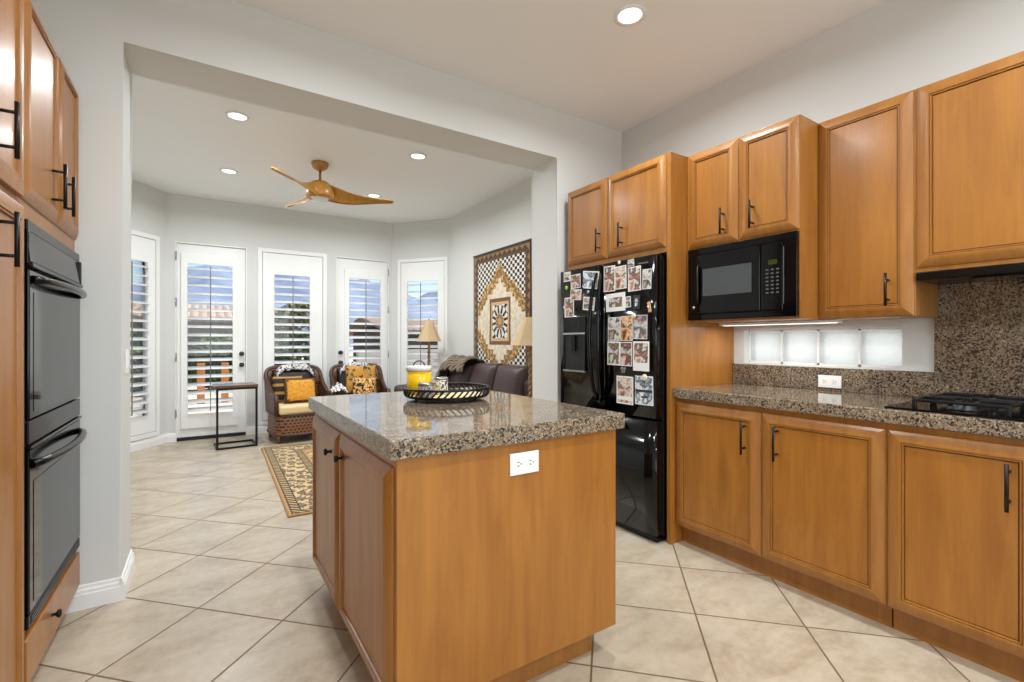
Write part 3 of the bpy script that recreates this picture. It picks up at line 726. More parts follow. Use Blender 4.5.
magnet(594.5, 285, .036, .036, 'plate_white', 'white round magnet on the tilted pale blue photo of the left door')
magnet(566.8, 288, .030, .034, 'magnet_green', 'green magnet at the left edge of the left door')
magnet(588.5, 292, .024, .03, 'magnet_blue', 'small pale blue magnet above the tilted couple photo')

# ---------------------------------------------------------------- island
isl = thing('kitchen_island', 'maple kitchen island base with two knobbed doors on its left side', 'kitchen island', (0, 0, 0))
b = MB(); b.box(.457, 1.319, 1.30, 2.475, .108, .857, 'maple', .002); b.obj('body', isl)
b = MB(); b.box(.52, 1.252, 1.36, 2.44, 0, .108, 'maple_end', .001); b.obj('toe_kick', isl)
g = bpy.data.objects.new('door_mount', None)
def idoor(y0, y1, ky, kz):
    # face looks to -X : local x -> -Y
    b = panel_door(0, y1 - y0, .112, .828, fw=.062); o = b.obj('door', isl); o.location = (.457, y1, 0); o.rotation_euler = (0, 0, RZ)
    knob(o, y1 - ky, kz)
idoor(1.325, 1.932, 1.865, .745); idoor(1.940, 2.468, 2.045, .735)
b = MB(); b.box(.43, 1.344, 1.275, 2.50, .858, .915, 'granite', .005); tag(b.obj('island_countertop'), 'thick polished granite slab lying on the kitchen island', 'countertop')
def outlet(label, loc, rz, w=.115, h=.072):
    t = thing('outlet', label, 'outlet', loc, rz)
    b = MB(); b.box(-w / 2, w / 2, -.006, 0, -h / 2, h / 2, 'plate_white', .002); b.obj('cover_plate', t)
    for sx in (-1, 1):
        b = MB(); b.box(sx * w * .21 - .016, sx * w * .21 + .016, -.0075, -.0055, -.015, .015, 'white_trim', .001)
        for dz in (-.006, .006): b.box(sx * w * .21 - .007, sx * w * .21 + .001, -.0082, -.0072, dz - .0012, dz + .0012, 'slot_dark')
        b.box(sx * w * .21 + .006, sx * w * .21 + .010, -.0082, -.0072, -.002, .002, 'slot_dark'); b.obj('socket', t)
outlet('white double outlet on the front panel of the kitchen island', (.893, 1.30, .785), 0)
outlet('white double outlet on the granite backsplash under the glass block window', (XR - .022, 1.235, .966), RZ, .115, .068)

# ---------------------------------------------------------------- cooktop
ck = thing('cooktop', 'black gas cooktop set into the granite worktop on the right', 'cooktop', (2.335, .795, .915), RZ)
b = MB(); b.box(0, .78, 0, .50, .0004, .009, 'black_gloss', .003); b.obj('glass_plate', ck)
for i, (bx, by) in enumerate(((.22, .135), (.22, .365), (.58, .135), (.58, .365))):
    b = MB(); b.lathe([(0, 0), (.06, 0), (.058, .006), (.04, .010), (.04, .018), (.032, .022), (0, .023)], 'cast_iron', 20, c=(bx, by, .009)); b.obj('burner', ck)
    g = MB(); hw, hd, zt = .132, .100, .047
    for (x0, y0, x1, y1) in ((-hw, -hd, hw, -hd), (-hw, hd, hw, hd), (-hw, -hd, -hw, hd), (hw, -hd, hw, hd)):
        g.box(bx + min(x0, x1) - .006, bx + max(x0, x1) + .006, by + min(y0, y1) - .006, by + max(y0, y1) + .006, zt - .012, zt, 'cast_iron', .003)
    for (x0, x1, y0, y1) in ((-hw, -.035, -.006, .006), (.035, hw, -.006, .006), (-.006, .006, -hd, -.03), (-.006, .006, .03, hd)):
        g.box(bx + x0, bx + x1, by + y0, by + y1, zt - .011, zt + .004, 'cast_iron', .003)
    for sx in (-1, 1):
        for sy in (-1, 1): g.box(bx + sx * hw - .007, bx + sx * hw + .007, by + sy * hd - .007, by + sy * hd + .007, .009, zt - .004, 'cast_iron', .003)
    g.obj('grate', ck)

# ---------------------------------------------------------------- tray and what stands on it
TX, TY = .968, 2.055
tr = thing('serving_tray', 'round black iron serving tray with a pierced rim standing on the island', 'tray', (TX, TY, .915))
R = .193
b = MB(); b.lathe([(0, .014), (R - .006, .014), (R, .016), (R + .002, .020), (R - .004, .022), (0, .020)], 'black_metal', 48); base = b.obj('tray_base', tr)
b = MB(); b.lathe([(0, .0205), (R - .02, .0205), (R - .02, .0225), (0, .0225)], 'cream_fabric', 40); b.obj('liner', tr)
b = MB(); ring = lambda r, z: [(r * math.cos(2 * PI * k / 56), r * math.sin(2 * PI * k / 56), z) for k in range(56)]
b.tube(ring(R + .004, .056), .0055, 'black_metal', 6, closed=True); b.tube(ring(R + .001, .024), .0035, 'black_metal', 6, closed=True)
b.obj('rim', tr)
b = MB()
for k in range(44):
    a = 2 * PI * k / 44; pts = []
    for j in range(5):
        u = j / 4; aa = a + (u - .5) * .16; rr_ = R + .003 + .003 * math.sin(PI * u); pts.append((rr_ * math.cos(aa), rr_ * math.sin(aa), .024 + .032 * u))
    b.tube(pts, .0042, 'black_metal', 5)
b.obj('fretwork', tr)
for k in range(4):
    a = PI / 4 + k * PI / 2 - YAW; b = MB(); b.lathe([(0, 0), (.006, 0.0005), (.008, .006), (.005, .011), (.009, .015)], 'black_metal', 10, c=((R - .02) * math.cos(a), (R - .02) * math.sin(a), 0)); b.obj('foot', tr)
ZTR = .915 + .0227
jar = thing('canister', 'yellow enamel canister with a white lid standing on the round tray', 'canister', (.857, 2.128, ZTR))
b = MB(); b.lathe([(0, 0), (.054, 0), (.057, .004), (.057, .112), (.0, .112)], 'yellow_enamel', 32); b.obj('body', jar)
b = MB(); b.lathe([(.0, .112), (.060, .112), (.060, .128), (.057, .134), (0, .137)], 'white_enamel', 32); lid = b.obj('lid', jar)
b = MB(); b.tube([(.027 * math.cos(a) * c_, -.027 * math.cos(a) * s_, .134 + .024 * math.sin(a)) for a in [PI * k / 10 for k in range(11)]], .003, 'bronze', 8); b.obj('handle', lid)
def tumbler(label, x, y, r, h, m):
    t = thing('tumbler', label, 'cup', (x, y, ZTR))
    b = MB(); b.lathe([(0, 0), (r * .94, 0), (r, .004), (r, h * .86), (r * .98, h * .87)], m, 24); b.obj('wall', t)
    b = MB(); b.lathe([(r * .98, h * .86), (r * 1.03, h * .88), (r * 1.03, h), (r * .93, h), (r * .93, .006), (0, .005)], 'tin', 24); b.obj('rim', t)
tumbler('short patterned metal tumbler in front of the yellow canister', .845, 2.008, .039, .062, 'cup_pattern_grey')
tumbler('patterned metal tumbler right of the yellow canister', .940, 2.062, .033, .080, 'cup_pattern_pale')

# ---------------------------------------------------------------- ceiling lights
def downlight(x, y, label, group, power):
    t = thing('ceiling_light', label, 'ceiling light', (x, y, ZC), 0, group)
    b = MB(); b.lathe([(.062, -.001), (.085, -.001), (.085, -.005), (.066, -.008), (.062, -.004)], 'white_trim', 32); b.obj('trim_ring', t)
    b = MB(); b.lathe([(0, -.003), (.063, -.003), (.063, -.001), (0, -.001)], 'lamp_glow', 32); b.obj('lens', t)
    d = bpy.data.lights.new('downlight_lamp', 'AREA'); d.shape = 'DISK'; d.size = .12; d.energy = power; d.color = (.91, .965, 1); d.spread = math.radians(165)
    o = bpy.data.objects.new('downlight_lamp', d); col.objects.link(o); o.location = (x, y, ZC - .012)
for x, y, lb in ((.217, 4.227, 'round recessed light in the nook ceiling, nearest on the left of the fan'), (.214, 5.642, 'round recessed light in the nook ceiling, far left behind the fan'),
                 (1.687, 4.215, 'round recessed light in the nook ceiling, nearest on the right of the fan'), (1.704, 5.646, 'round recessed light in the nook ceiling, beyond the right fan blade')):
    downlight(x, y, lb, 'recessed lights of the nook', LAMP_POWER)
downlight(1.906, 1.775, 'bright round recessed light in the kitchen ceiling above the cabinets', 'recessed lights of the kitchen', LAMP_POWER * .85)
for x, y in ((.5, 1.775), (1.906, .2), (.5, .2), (1.906, -1.4), (.5, -1.4)):
    downlight(x, y, 'round recessed light in the kitchen ceiling outside the view', 'recessed lights of the kitchen', LAMP_POWER * .85)

# ---------------------------------------------------------------- ceiling fan
fn = thing('ceiling_fan', 'maple coloured ceiling fan with three propeller blades in the nook', 'ceiling fan', (.951, 4.903, ZC))
b = MB(); b.lathe([(0, -.001), (.078, -.001), (.080, -.012), (.068, -.048), (.036, -.072), (0, -.074)], 'fan_wood', 32); b.obj('canopy', fn)
b = MB(); b.tube([(0, 0, -.07), (0, 0, -.19)], .0125, 'fan_wood', 12); b.obj('downrod', fn)
b = MB(); b.lathe([(0, -.172), (.03, -.174), (.075, -.19), (.108, -.225), (.126, -.28), (.128, -.325), (.118, -.345), (0, -.345)], 'fan_wood', 36); b.obj('motor_housing', fn)
b = MB(); b.lathe([(.085, -.346), (.075, -.358), (.045, -.366), (0, -.369)], 'white_enamel', 32); b.obj('light_cover', fn)
for k, camang in enumerate((-95, 145, 25)):
    ang = math.radians(camang) - YAW
    b = MB(); rows = []
    N = 16
    for i in range(N + 1):
        u = i / N; r = .04 + .66 * u
        wdt = .16 * (1 - u) ** 1.6 + .09 * (1 - (1 - u) ** 3) * (1 - .3 * u)
        if u > .93: wdt *= 1 - .35 * (u - .93) / .07
        pitch = math.radians(50 * (1 - u) ** 1.6 + 14)
        zc = -.27 - .065 * math.sin(min(u * 1.8, 1) * PI / 2) + .03 * u
        sweep = -.05 * u * u
        row = []
        for j in range(9):
            v = (j / 8 - .5); camber = .016 * (1 - 4 * v * v) * (1.8 - u)
            row.append((r, sweep - v * wdt * math.cos(pitch), zc + v * wdt * math.sin(pitch) + camber))
        th_ = .006
        row2 = [(x, y, z - th_) for x, y, z in row[::-1]]
        rows.append(row + row2)
    vs = b.grid(rows, 'fan_wood', closed_v=True); b.cap(vs[0], 'fan_wood'); b.cap(vs[-1][::-1], 'fan_wood')
    o = b.obj('blade', fn); o.rotation_euler = (0, 0, ang)

# ---------------------------------------------------------------- nook furniture
rg = thing('area_rug', 'gold and brown patterned rug on the tiles in front of the wicker chairs', 'rug', (.485, 3.50, 0), math.radians(-1.3))
m = mat('rug_weave', srgb(176, 140, 84), .95, sheen=.2); t = NT(m); v = t.coords(); sp = t.n('ShaderNodeSeparateXYZ'); t.l(v, sp.inputs[0])
RW, RL = 1.47, 2.4
dx = t.math('MINIMUM', sp.outputs[0], t.math('SUBTRACT', RW, sp.outputs[0])); dy = t.math('MINIMUM', sp.outputs[1], t.math('SUBTRACT', RL, sp.outputs[1]))
dm = t.math('ADD', t.math('MINIMUM', dx, dy), .045)
zig = t.math('PINGPONG', t.math('ADD', sp.outputs[0], sp.outputs[1]), .09); zag = t.math('PINGPONG', t.math('SUBTRACT', sp.outputs[1], sp.outputs[0]), .07)
mot = t.math('GREATER_THAN', t.math('ADD', zig, zag), .095)
n_ = t.noise(v, 14, 2, .5, .5); fieldc = t.ramp(n_, [(0, srgb(92, 62, 36)), (.42, srgb(190, 150, 84)), (.52, srgb(206, 176, 116)), (.6, srgb(128, 84, 44)), (.66, srgb(70, 56, 44))], 'CONSTANT')
bordc = t.mix(mot, srgb(206, 178, 124), srgb(120, 92, 66))
bordc = t.mix(t.math('GREATER_THAN', t.noise(v, 34, 1), .56), bordc, srgb(84, 62, 46))
dash = t.math('GREATER_THAN', t.math('PINGPONG', t.math('ADD', sp.outputs[0], sp.outputs[1]), .03), .014); dashc = t.mix(dash, srgb(186, 150, 92), srgb(44, 34, 28))
def inr(a, b_): return t.math('MULTIPLY', t.math('GREATER_THAN', dm, a), t.math('LESS_THAN', dm, b_))
c = t.mix(t.math('GREATER_THAN', dm, .42), srgb(176, 134, 78), fieldc)
c = t.mix(inr(.13, .33), c, bordc); c = t.mix(inr(.07, .12), c, dashc); c = t.mix(inr(.34, .39), c, dashc)
c = t.mix(inr(.06, .07), c, srgb(50, 36, 28)); c = t.mix(inr(.12, .13), c, srgb(50, 36, 28)); c = t.mix(inr(.33, .34), c, srgb(50, 36, 28)); c = t.mix(inr(.39, .40), c, srgb(50, 36, 28))
t.base(c); t.bump(t.noise(v, 300, 2), .3, .003)
mat('rug_edge', srgb(160, 118, 68), .95)
b = MB(); b.box(0, RW, 0, RL, .0005, .010, 'rug_weave', .003); b.obj('pile', rg)
b = MB(); b.box(-.012, RW + .012, -.012, 0, .0005, .009, 'rug_edge', .002); b.box(-.012, RW + .012, RL, RL + .012, .0005, .009, 'rug_edge', .002); b.box(-.012, 0, 0, RL, .0005, .009, 'rug_edge', .002); b.box(RW, RW + .012, 0, RL, .0005, .009, 'rug_edge', .002); b.obj('binding', rg)

def pillow(name, w, h, d, m, m2=None, par=None, edge_=.0):
    """cushion standing in local xz, puffed along y"""
    b = MB(); N = 14
    for side in (-1, 1):
        rows = []
        for i in range(N + 1):
            row = []
            for j in range(N + 1):
                u, v = i / N * 2 - 1, j / N * 2 - 1
                puff = ((1 - u ** 4) * (1 - v ** 4)) ** .5
                sq = 1 - .07 * (1 - abs(u)) * 0 - .05 * (v * v) * (1 - u * u) * 0
                pin = 1 - .06 * (1 - u * u) * 0
                xx = u * w / 2 * (1 - .05 * (1 - v * v)) ; zz = v * h / 2 * (1 - .05 * (1 - u * u))
                row.append((xx, side * d / 2 * puff, zz + h / 2))
            rows.append(row)
        n0 = len(b.bm.faces)
        b.grid(rows, m)
        if m2:
            b.bm.faces.ensure_lookup_table(); k = b.mi(m2)
            for f in b.bm.faces[n0:]:
                cc = f.calc_center_median()
                if abs(cc.x) > w / 2 - edge_ or abs(cc.z - h / 2) > h / 2 - edge_: f.material_index = k
    return b
def wicker_chair(label, loc, rz):
    t = thing('wicker_armchair', label, 'armchair', loc, rz, 'wicker armchairs of the nook')
    # local: front at -y, width along x, origin at floor centre
    w, d = .36, .34
    def ringpts(z, inset=0, n=40):
        pts = []
        for k in range(n):
            a = 2 * PI * k / n; cx, sy = math.cos(a), math.sin(a); e = .45
            pts.append(((w - inset) * math.copysign(abs(cx) ** e, cx), (d - inset) * math.copysign(abs(sy) ** e, sy), z))
        return pts
    b = MB(); b.grid([ringpts(.10), ringpts(.2, .005), ringpts(.34, .012), ringpts(.36, .03), ringpts(.36, .2)], 'wicker_open', closed_v=True); b.obj('base', t)
    b = MB(); b.tube(ringpts(.105, .002), .013, 'wicker_rim', 8, closed=True); b.tube(ringpts(.355, .004), .012, 'wicker_rim', 8, closed=True); b.obj('base_rim', t)
    for sx in (-1, 1):
        for sy in (-1, 1):
            b = MB(); b.lathe([(0, 0), (.02, .001), (.024, .05), (.034, .105), (0, .106)], 'dark_wood', 4, c=(sx * .30, sy * .275, 0)); b.obj('leg', t)
    # back and arms: one curved shell around the seat
    def shell(u):   # u -1..1 around the plan, from front of left arm to front of right arm
        a = abs(u)
        if a > .42:
            s = (a - .42) / .58; x = .345 ; y = .26 - .56 * s; z = .78 - .18 * min(1, s * 1.6) ** .8 - .0 * s
            if s < .25: x = .36 - .015 * (s / .25)
        else:
            s = a / .42; x = .36 * math.sin(s * PI / 2) ** .9; y = .34 - .08 * s ** 3; z = .93 - .15 * s ** 4
        return (math.copysign(x, u), y, z)
    us = [i / 24 for i in range(-24, 25)]
    outer = []
    for zf in (0, .25, .5, .75, 1.0):
        outer.append([(shell(u)[0] * (1 + .04 * zf), shell(u)[1] + .05 * zf * (1 if abs(u) < .42 else .4), .35 + (shell(u)[2] - .35) * zf) for u in us])
    inner = [[(x * .90, y - .035, z) for x, y, z in r] for r in outer[::-1]]
    b = MB(); b.grid(outer + inner, 'wicker'); b.obj('back_shell', t)
    b = MB(); top = [((x + x * .9 / 1) / 1.9 if False else x * .95, y - .017, z + .004) for x, y, z in outer[-1]]
    top = top + [(top[-1][0], top[-1][1] - .03, top[-1][2] - .06), (top[-1][0], top[-1][1] - .02, .36)]
    top = [(-top[-1][0], top[-1][1], top[-1][2]), (-top[-2][0], top[-2][1], top[-2][2])] + top
    b.tube(top, .028, 'wicker_rim', 10); b.obj('arm_rail', t)
    b = pillow('p', .56, .44, .06, 'leather_dark'); o = b.obj('back_pad', t); o.location = (0, .255, .46); o.rotation_euler = (math.radians(-7), 0, 0)
    b = MB(); b.box(-.315, .315, -.345, .245, .365, .475, 'cream_fabric', .03); b.obj('seat_cushion', t)
    t.scale = (.92, .92, .92)
    return t
wicker_chair('dark brown wicker armchair beside the small side table, facing the kitchen', (.985, 6.33, 0), math.radians(4))
wicker_chair('dark brown wicker armchair partly hidden behind the island, before the right glazed door', (1.715, 6.30, 0), math.radians(-6))
o = pillow('c', .38, .30, .12, 'gold_fabric', 'fringe_brown', edge_=.035).obj('throw_pillow'); o.location = (.990, 6.22, .441); o.rotation_euler = (math.radians(-14), 0, math.radians(3)); tag(o, 'gold throw pillow with a brown fringe, in the middle of the left wicker armchair', 'pillow')
o = pillow('c', .34, .32, .11, 'stripe_fabric').obj('throw_pillow'); o.location = (.845, 6.345, .445); o.rotation_euler = (math.radians(-12), 0, math.radians(-14)); tag(o, 'dark brown throw pillow with gold stripes, at the left side of the wicker armchair', 'pillow')
o = pillow('c', .31, .29, .11, 'floral_gold').obj('throw_pillow'); o.location = (1.735, 6.13, .441); o.rotation_euler = (math.radians(-14), 0, math.radians(-8)); tag(o, 'dark throw pillow with golden flowers on the right wicker armchair', 'pillow')
def drape(name, pts_fn, nu, nv, m, th=.008):
    b = MB(); top = [[pts_fn(i / nu, j / nv) for j in range(nv + 1)] for i in range(nu + 1)]
    b.grid(top, m); o = b.obj(name); md = o.modifiers.new('thickness', 'SOLIDIFY'); md.thickness = th; md.offset = 1; return o
def over_back(cx, cy, w, z, rz, hang=.12, drop=.18):
    R_ = Matrix.Translation((cx, cy, 0)) @ Matrix.Rotation(rz, 4, 'Z')
    def f(u, v):
        x = (u - .5) * w; s = v * (drop + .13 + hang); zo = .006 * math.sin(u * 17) + .004 * math.sin(u * 31 + 2)
        if s < hang: y, zz = -.072, z - (hang - s)
        elif s < hang + .13: a = (s - hang) / .13 * PI; y, zz = -.0 - .072 * math.cos(a), z + .040 * math.sin(a)
        else: y, zz = .072, z - (s - hang - .13)
        y -= .008 * math.sin(u * 23) if zz < z else 0
        zz += zo - .10 * (2 * u - 1) ** 4 if True else 0
        return R_ @ Vector((x, y, zz))
    return f
tag(drape('throw_blanket', over_back(.975, 6.645, .44, .853, math.radians(4), .03, .1), 30, 16, 'bw_fabric'), 'black and white patterned cloth lying over the back of the left wicker armchair', 'blanket')
tag(drape('throw_blanket', over_back(1.75, 6.61, .42, .855, math.radians(-8), .03, .1), 30, 16, 'bw_fabric'), 'black and white patterned cloth lying over the back of the right wicker armchair', 'blanket')
o = pillow('c', .40, .36, .08, 'patch_fabric').obj('throw_pillow'); o.location = (1.735, 6.30, .515); o.rotation_euler = (math.radians(-10), 0, math.radians(-8)); tag(o, 'patchwork cushion in gold and green behind the flowered pillow of the right wicker armchair', 'pillow')
def crump(u, v):
    x = 1.385 + (u - .5) * .18; y = 6.06 + (v - .5) * .24; r_ = ((u - .5) ** 2 + (v - .5) ** 2) ** .5
    z = .60 + .065 * math.exp(-(r_ * 3.0) ** 2) + .018 * math.sin(u * 19 + v * 7) * math.cos(v * 15 - u * 6) - .10 * max(0, r_ - .35)
    return Vector((x, y, z))
tag(drape('scarf', crump, 22, 22, 'bw_fabric', .006), 'crumpled pale patterned scarf on the arm of the right wicker armchair', 'scarf')

# side table
st = thing('side_table', 'narrow side table with a black metal frame and wooden top by the glazed door', 'side table', (.11, 6.06, 0), math.radians(3))
b = MB(); b.box(-.015, .405, -.01, .36, .672, .700, 'dark_wood', .003); b.obj('tabletop', st)
b = MB(); q = .011
for x in (.0, .38): b.box(x, x + 2 * q, 0, 2 * q, 0, .672, 'black_metal', .002)
b.box(2 * q, .38, 0, 2 * q, 0, 2 * q, 'black_metal', .002); b.box(2 * q, .38, .33, .33 + 2 * q, 0, 2 * q, 'black_metal', .002)
for x in (.0, .38): b.box(x, x + 2 * q, 2 * q, .33 + 2 * q, 0, 2 * q, 'black_metal', .002); b.box(x, x + 2 * q, 2 * q, .33 + 2 * q, .65, .672, 'black_metal', .002)
b.box(2 * q, .38, 0, 2 * q, .65, .672, 'black_metal', .002); b.obj('frame', st)

# sofa
sf = thing('sofa', 'dark brown leather sofa against the nook wall under the quilt', 'sofa', (0, 0, 0))
SY0, SY1 = 3.72, 5.85
b = MB(); b.box(2.05, 2.88, SY0, SY1, .09, .30, 'leather', .03); b.box(2.72, 2.895, SY0 + .02, SY1 - .02, .28, .80, 'leather', .05); b.obj('frame', sf)
for y0, y1 in ((SY0, SY0 + .22), (SY1 - .22, SY1)):
    b = MB(); b.box(2.00, 2.86, y0, y1, .09, .64, 'leather', .06); b.obj('armrest', sf)
L3 = (SY1 - SY0 - .44) / 3
for i in range(3):
    y0 = SY0 + .22 + L3 * i
    b = MB(); b.box(2.02, 2.70, y0 + .004, y0 + L3 - .004, .302, .46, 'leather', .045); b.obj('seat_cushion', sf)
    q_ = pillow('bk', L3 + .0, .50, .26, 'leather').obj('back_cushion', sf); q_.location = (2.69, y0 + L3 / 2, .452); q_.rotation_euler = (math.radians(-12), 0, RZ)
for x in (2.08, 2.80):
    for y in (SY0 + .06, SY1 - .06):
        b = MB(); b.lathe([(0, 0), (.022, .0), (.03, .09), (0, .092)], 'dark_wood', 12, c=(x, y, 0)); b.obj('foot', sf)
def throwf(u, v):
    y = 5.80 - .86 * u; # along the sofa, from the arm to the middle
    prof = .915 - .30 * max(0, (.42 - u) / .42) ** 1.6
    a = v * PI; x = 2.68 - .16 * math.cos(a); z = prof + .05 * math.sin(a) - .10 * abs(v - .5) * 2 * (1 - .5 * math.sin(a))
    z += .012 * math.sin(u * 25 + v * 9) + .008 * math.sin(u * 48) ; x += .01 * math.sin(u * 33)
    if v < .3: z -= .05 * (.3 - v)
    return Vector((x, y, z + .03))
tag(drape('throw_blanket', throwf, 40, 18, 'throw_fabric', .012), 'brown and beige woven throw draped over the far end of the sofa back', 'blanket')

# table lamps standing on end tables
def end_table(x, y, label):
    t = thing('end_table', label, 'end table', (x, y, 0)); b = MB(); b.box(-.17, .17, -.17, .17, .555, .585, 'dark_wood', .006); b.obj('tabletop', t)
    for sx in (-1, 1):
        for sy in (-1, 1):
            b = MB(); b.lathe([(0, 0), (.014, 0), (.022, .555), (0, .556)], 'dark_wood', 10, c=(sx * .14, sy * .14, 0)); b.obj('leg', t)
    b = MB(); b.box(-.13, .13, -.13, .13, .18, .20, 'dark_wood', .004); b.obj('shelf', t)
def table_lamp(x, y, z0, zs0, zs1, r0, r1, label):
    t = thing('table_lamp', label, 'lamp', (x, y, z0)); zs0 -= z0; zs1 -= z0
    b = MB(); b.lathe([(0, 0), (.075, 0), (.078, .012), (.05, .022), (.03, .04), (.02, .05), (0, .05)], 'bronze', 24); b.obj('base', t)
    pts = []; rr2 = []
    H_ = zs0 - .04
    b = MB()
    for ph in (0, PI):
        b.tube([(.011 * math.cos(ph + k * .75), .011 * math.sin(ph + k * .75), .045 + (H_) * k / 40) for k in range(41)], .012, 'lamp_stem', 7)
    b.obj('stem', t)
    b = MB(); n = 8; top = [(r1 * math.cos(2 * PI * k / n), r1 * math.sin(2 * PI * k / n), zs1) for k in range(n)]; rows = []
    for q in range(6):
        u = q / 5; r = r0 + (r1 - r0) * (u ** .8); rows.append([(r * math.cos(2 * PI * k / n + .3), r * math.sin(2 * PI * k / n + .3), zs0 + (zs1 - zs0) * u) for k in range(n)])
    b.grid(rows, 'shade_fabric', closed_v=True, smooth=False); sh = b.obj('lamp_shade', t); md = sh.modifiers.new('thickness', 'SOLIDIFY'); md.thickness = .003
    b = MB(); b.tube([(0, 0, zs0 - .02), (0, 0, zs1 + .02)], .004, 'bronze', 8)
    for k in range(3): a = k * 2 * PI / 3; b.tube([(0, 0, zs1 - .012), (r1 * .93 * math.cos(a), r1 * .93 * math.sin(a), zs1 - .004)], .002, 'bronze', 6)
    b.lathe([(0, 0), (.009, .004), (.006, .014), (0, .02)], 'bronze', 10, c=(0, 0, zs1 + .018)); b.obj('finial', t)
    b = MB(); b.lathe([(0, 0), (.02, .02), (.028, .05), (.02, .075), (0, .085)], 'white_enamel', 14, c=(0, 0, zs0 + .03)); b.obj('bulb', t)
end_table(2.50, 6.07, 'dark wooden end table beyond the far end of the sofa')
table_lamp(2.58, 6.05, .586, 1.185, 1.46, .175, .055, 'table lamp with a twisted stem and cream shade before the angled window')
end_table(2.50, 3.52, 'dark wooden end table at the near end of the sofa, hidden behind the island')
table_lamp(2.545, 3.60, .586, 1.150, 1.41, .175, .055, 'table lamp with cream shade in front of the quilt')

# quilt on the wall
def inmask(t, d, a, b_): return t.math('MULTIPLY', t.math('GREATER_THAN', d, a), t.math('LESS_THAN', d, b_))
m = mat('quilt_cloth', (.5, .4, .3, 1), .9, sheen=.2); t = NT(m); v = t.coords(); sp = t.n('ShaderNodeSeparateXYZ'); t.l(v, sp.inputs[0])
QW, QH = 1.285, 1.70
X_, Z_ = sp.outputs[0], sp.outputs[2]
ax, az = t.math('ABSOLUTE', X_), t.math('ABSOLUTE', Z_)
bord = t.math('MINIMUM', t.math('SUBTRACT', QW / 2, ax), t.math('SUBTRACT', QH / 2, az))
IW, IH = QW / 2 - .14, QH / 2 - .17
# stepped diamond distance, 1 at the inner rectangle's mid-sides
step = lambda o, s_: t.math('MULTIPLY', t.math('ROUND', t.math('DIVIDE', o, s_)), s_)
dia = t.math('ADD', t.math('DIVIDE', step(ax, .06), IW / .6), t.math('DIVIDE', step(az, .06), IH))
chk = t.n('ShaderNodeTexChecker'); chk.inputs['Scale'].default_value = 1 / .046; chk.inputs['Color1'].default_value = srgb(228, 222, 210); chk.inputs['Color2'].default_value = srgb(26, 24, 24)
mpq = t.n('ShaderNodeMapping'); mpq.inputs['Scale'].default_value = (1, 1, 1.3); t.l(v, mpq.inputs[0]); t.l(mpq.outputs[0], chk.inputs[0])
cream = t.ramp(t.noise(v, 22, 3), [(.35, srgb(206, 190, 164)), (.6, srgb(228, 216, 196))])
tri = t.math('PINGPONG', t.math('ADD', X_, Z_), .045); tri2 = t.math('PINGPONG', t.math('SUBTRACT', X_, Z_), .05)
gold = t.mix(t.math('GREATER_THAN', tri, tri2), srgb(156, 118, 60), srgb(118, 84, 42))
gold = t.mix(t.math('GREATER_THAN', t.noise(v, 24, 2), .56), gold, srgb(206, 166, 104))
c = t.mix(t.math('GREATER_THAN', dia, .99), cream, chk.outputs[0])
c = t.mix(inmask(t, dia, .74, .99), c, gold)
# centre medallion
mm = t.math('MAXIMUM', t.math('DIVIDE', ax, .235), t.math('DIVIDE', az, .275))
c = t.mix(t.math('LESS_THAN', mm, 1.0), c, srgb(112, 76, 44)); c = t.mix(t.math('LESS_THAN', mm, .84), c, srgb(208, 168, 116)); 
rad = t.math('SQRT', t.math('ADD', t.math('MULTIPLY', ax, ax), t.math('MULTIPLY', az, t.math('MULTIPLY', az, .8))))
an = t.math('ARCTAN2', Z_, X_); star = t.math('PINGPONG', t.math('ADD', an, 4), PI / 12)
pet = t.math('ABSOLUTE', t.math('SUBTRACT', t.math('GREATER_THAN', t.math('ADD', star, t.math('MULTIPLY', t.math('PINGPONG', rad, .05), 1.6)), .17), t.math('GREATER_THAN', t.math('PINGPONG', t.math('ADD', rad, .02), .075), .045)))
med = t.mix(pet, srgb(24, 22, 24), srgb(226, 220, 208))
c = t.mix(t.math('LESS_THAN', mm, .72), c, med)
c = t.mix(t.math('LESS_THAN', rad, .075), c, srgb(150, 108, 60)); c = t.mix(t.math('LESS_THAN', rad, .04), c, srgb(196, 150, 92))
# zigzag border
al = t.mix(t.math('LESS_THAN', t.math('SUBTRACT', QW / 2, ax), t.math('SUBTRACT', QH / 2, az)), X_, Z_)
zz = t.math('MULTIPLY', t.math('PINGPONG', al, .052), 1.0)
bz = t.mix(t.math('GREATER_THAN', t.math('ADD', zz, .028), bord), srgb(70, 48, 30), srgb(146, 108, 66))
bz = t.mix(t.math('LESS_THAN', bord, .028), bz, srgb(62, 44, 30)); bz = t.mix(t.math('GREATER_THAN', bord, .088), bz, srgb(92, 66, 38))
bx_ = t.math('LESS_THAN', bord, .115)
c = t.mix(bx_, c, bz)
t.base(c); t.bump(t.noise(v, 40, 2), .25, .006)
qt = thing('quilt', 'patchwork wall quilt with checks, gold diamonds and a star medallion above the sofa', 'quilt', (XR - .004, 4.735, 1.42), RZ)
b = MB(); NQ = 26
rows = [[(-QW / 2 + QW * i / NQ, -.008 - .004 * math.sin(i * .9) * math.sin(j * .7 + 1), -QH / 2 + QH * j / NQ) for i in range(NQ + 1)] for j in range(NQ + 1)]
b.grid(rows, 'quilt_cloth'); back = [[(x, 0, z) for x, y, z in r] for r in rows]; b.grid(back, 'quilt_cloth')
for A, B in (([r[0] for r in rows], [r[0] for r in back]), ([r[-1] for r in rows], [r[-1] for r in back]), (rows[0], back[0]), (rows[-1], back[-1])): b.grid([A, B], 'quilt_cloth')
b.obj('quilt_top', qt)
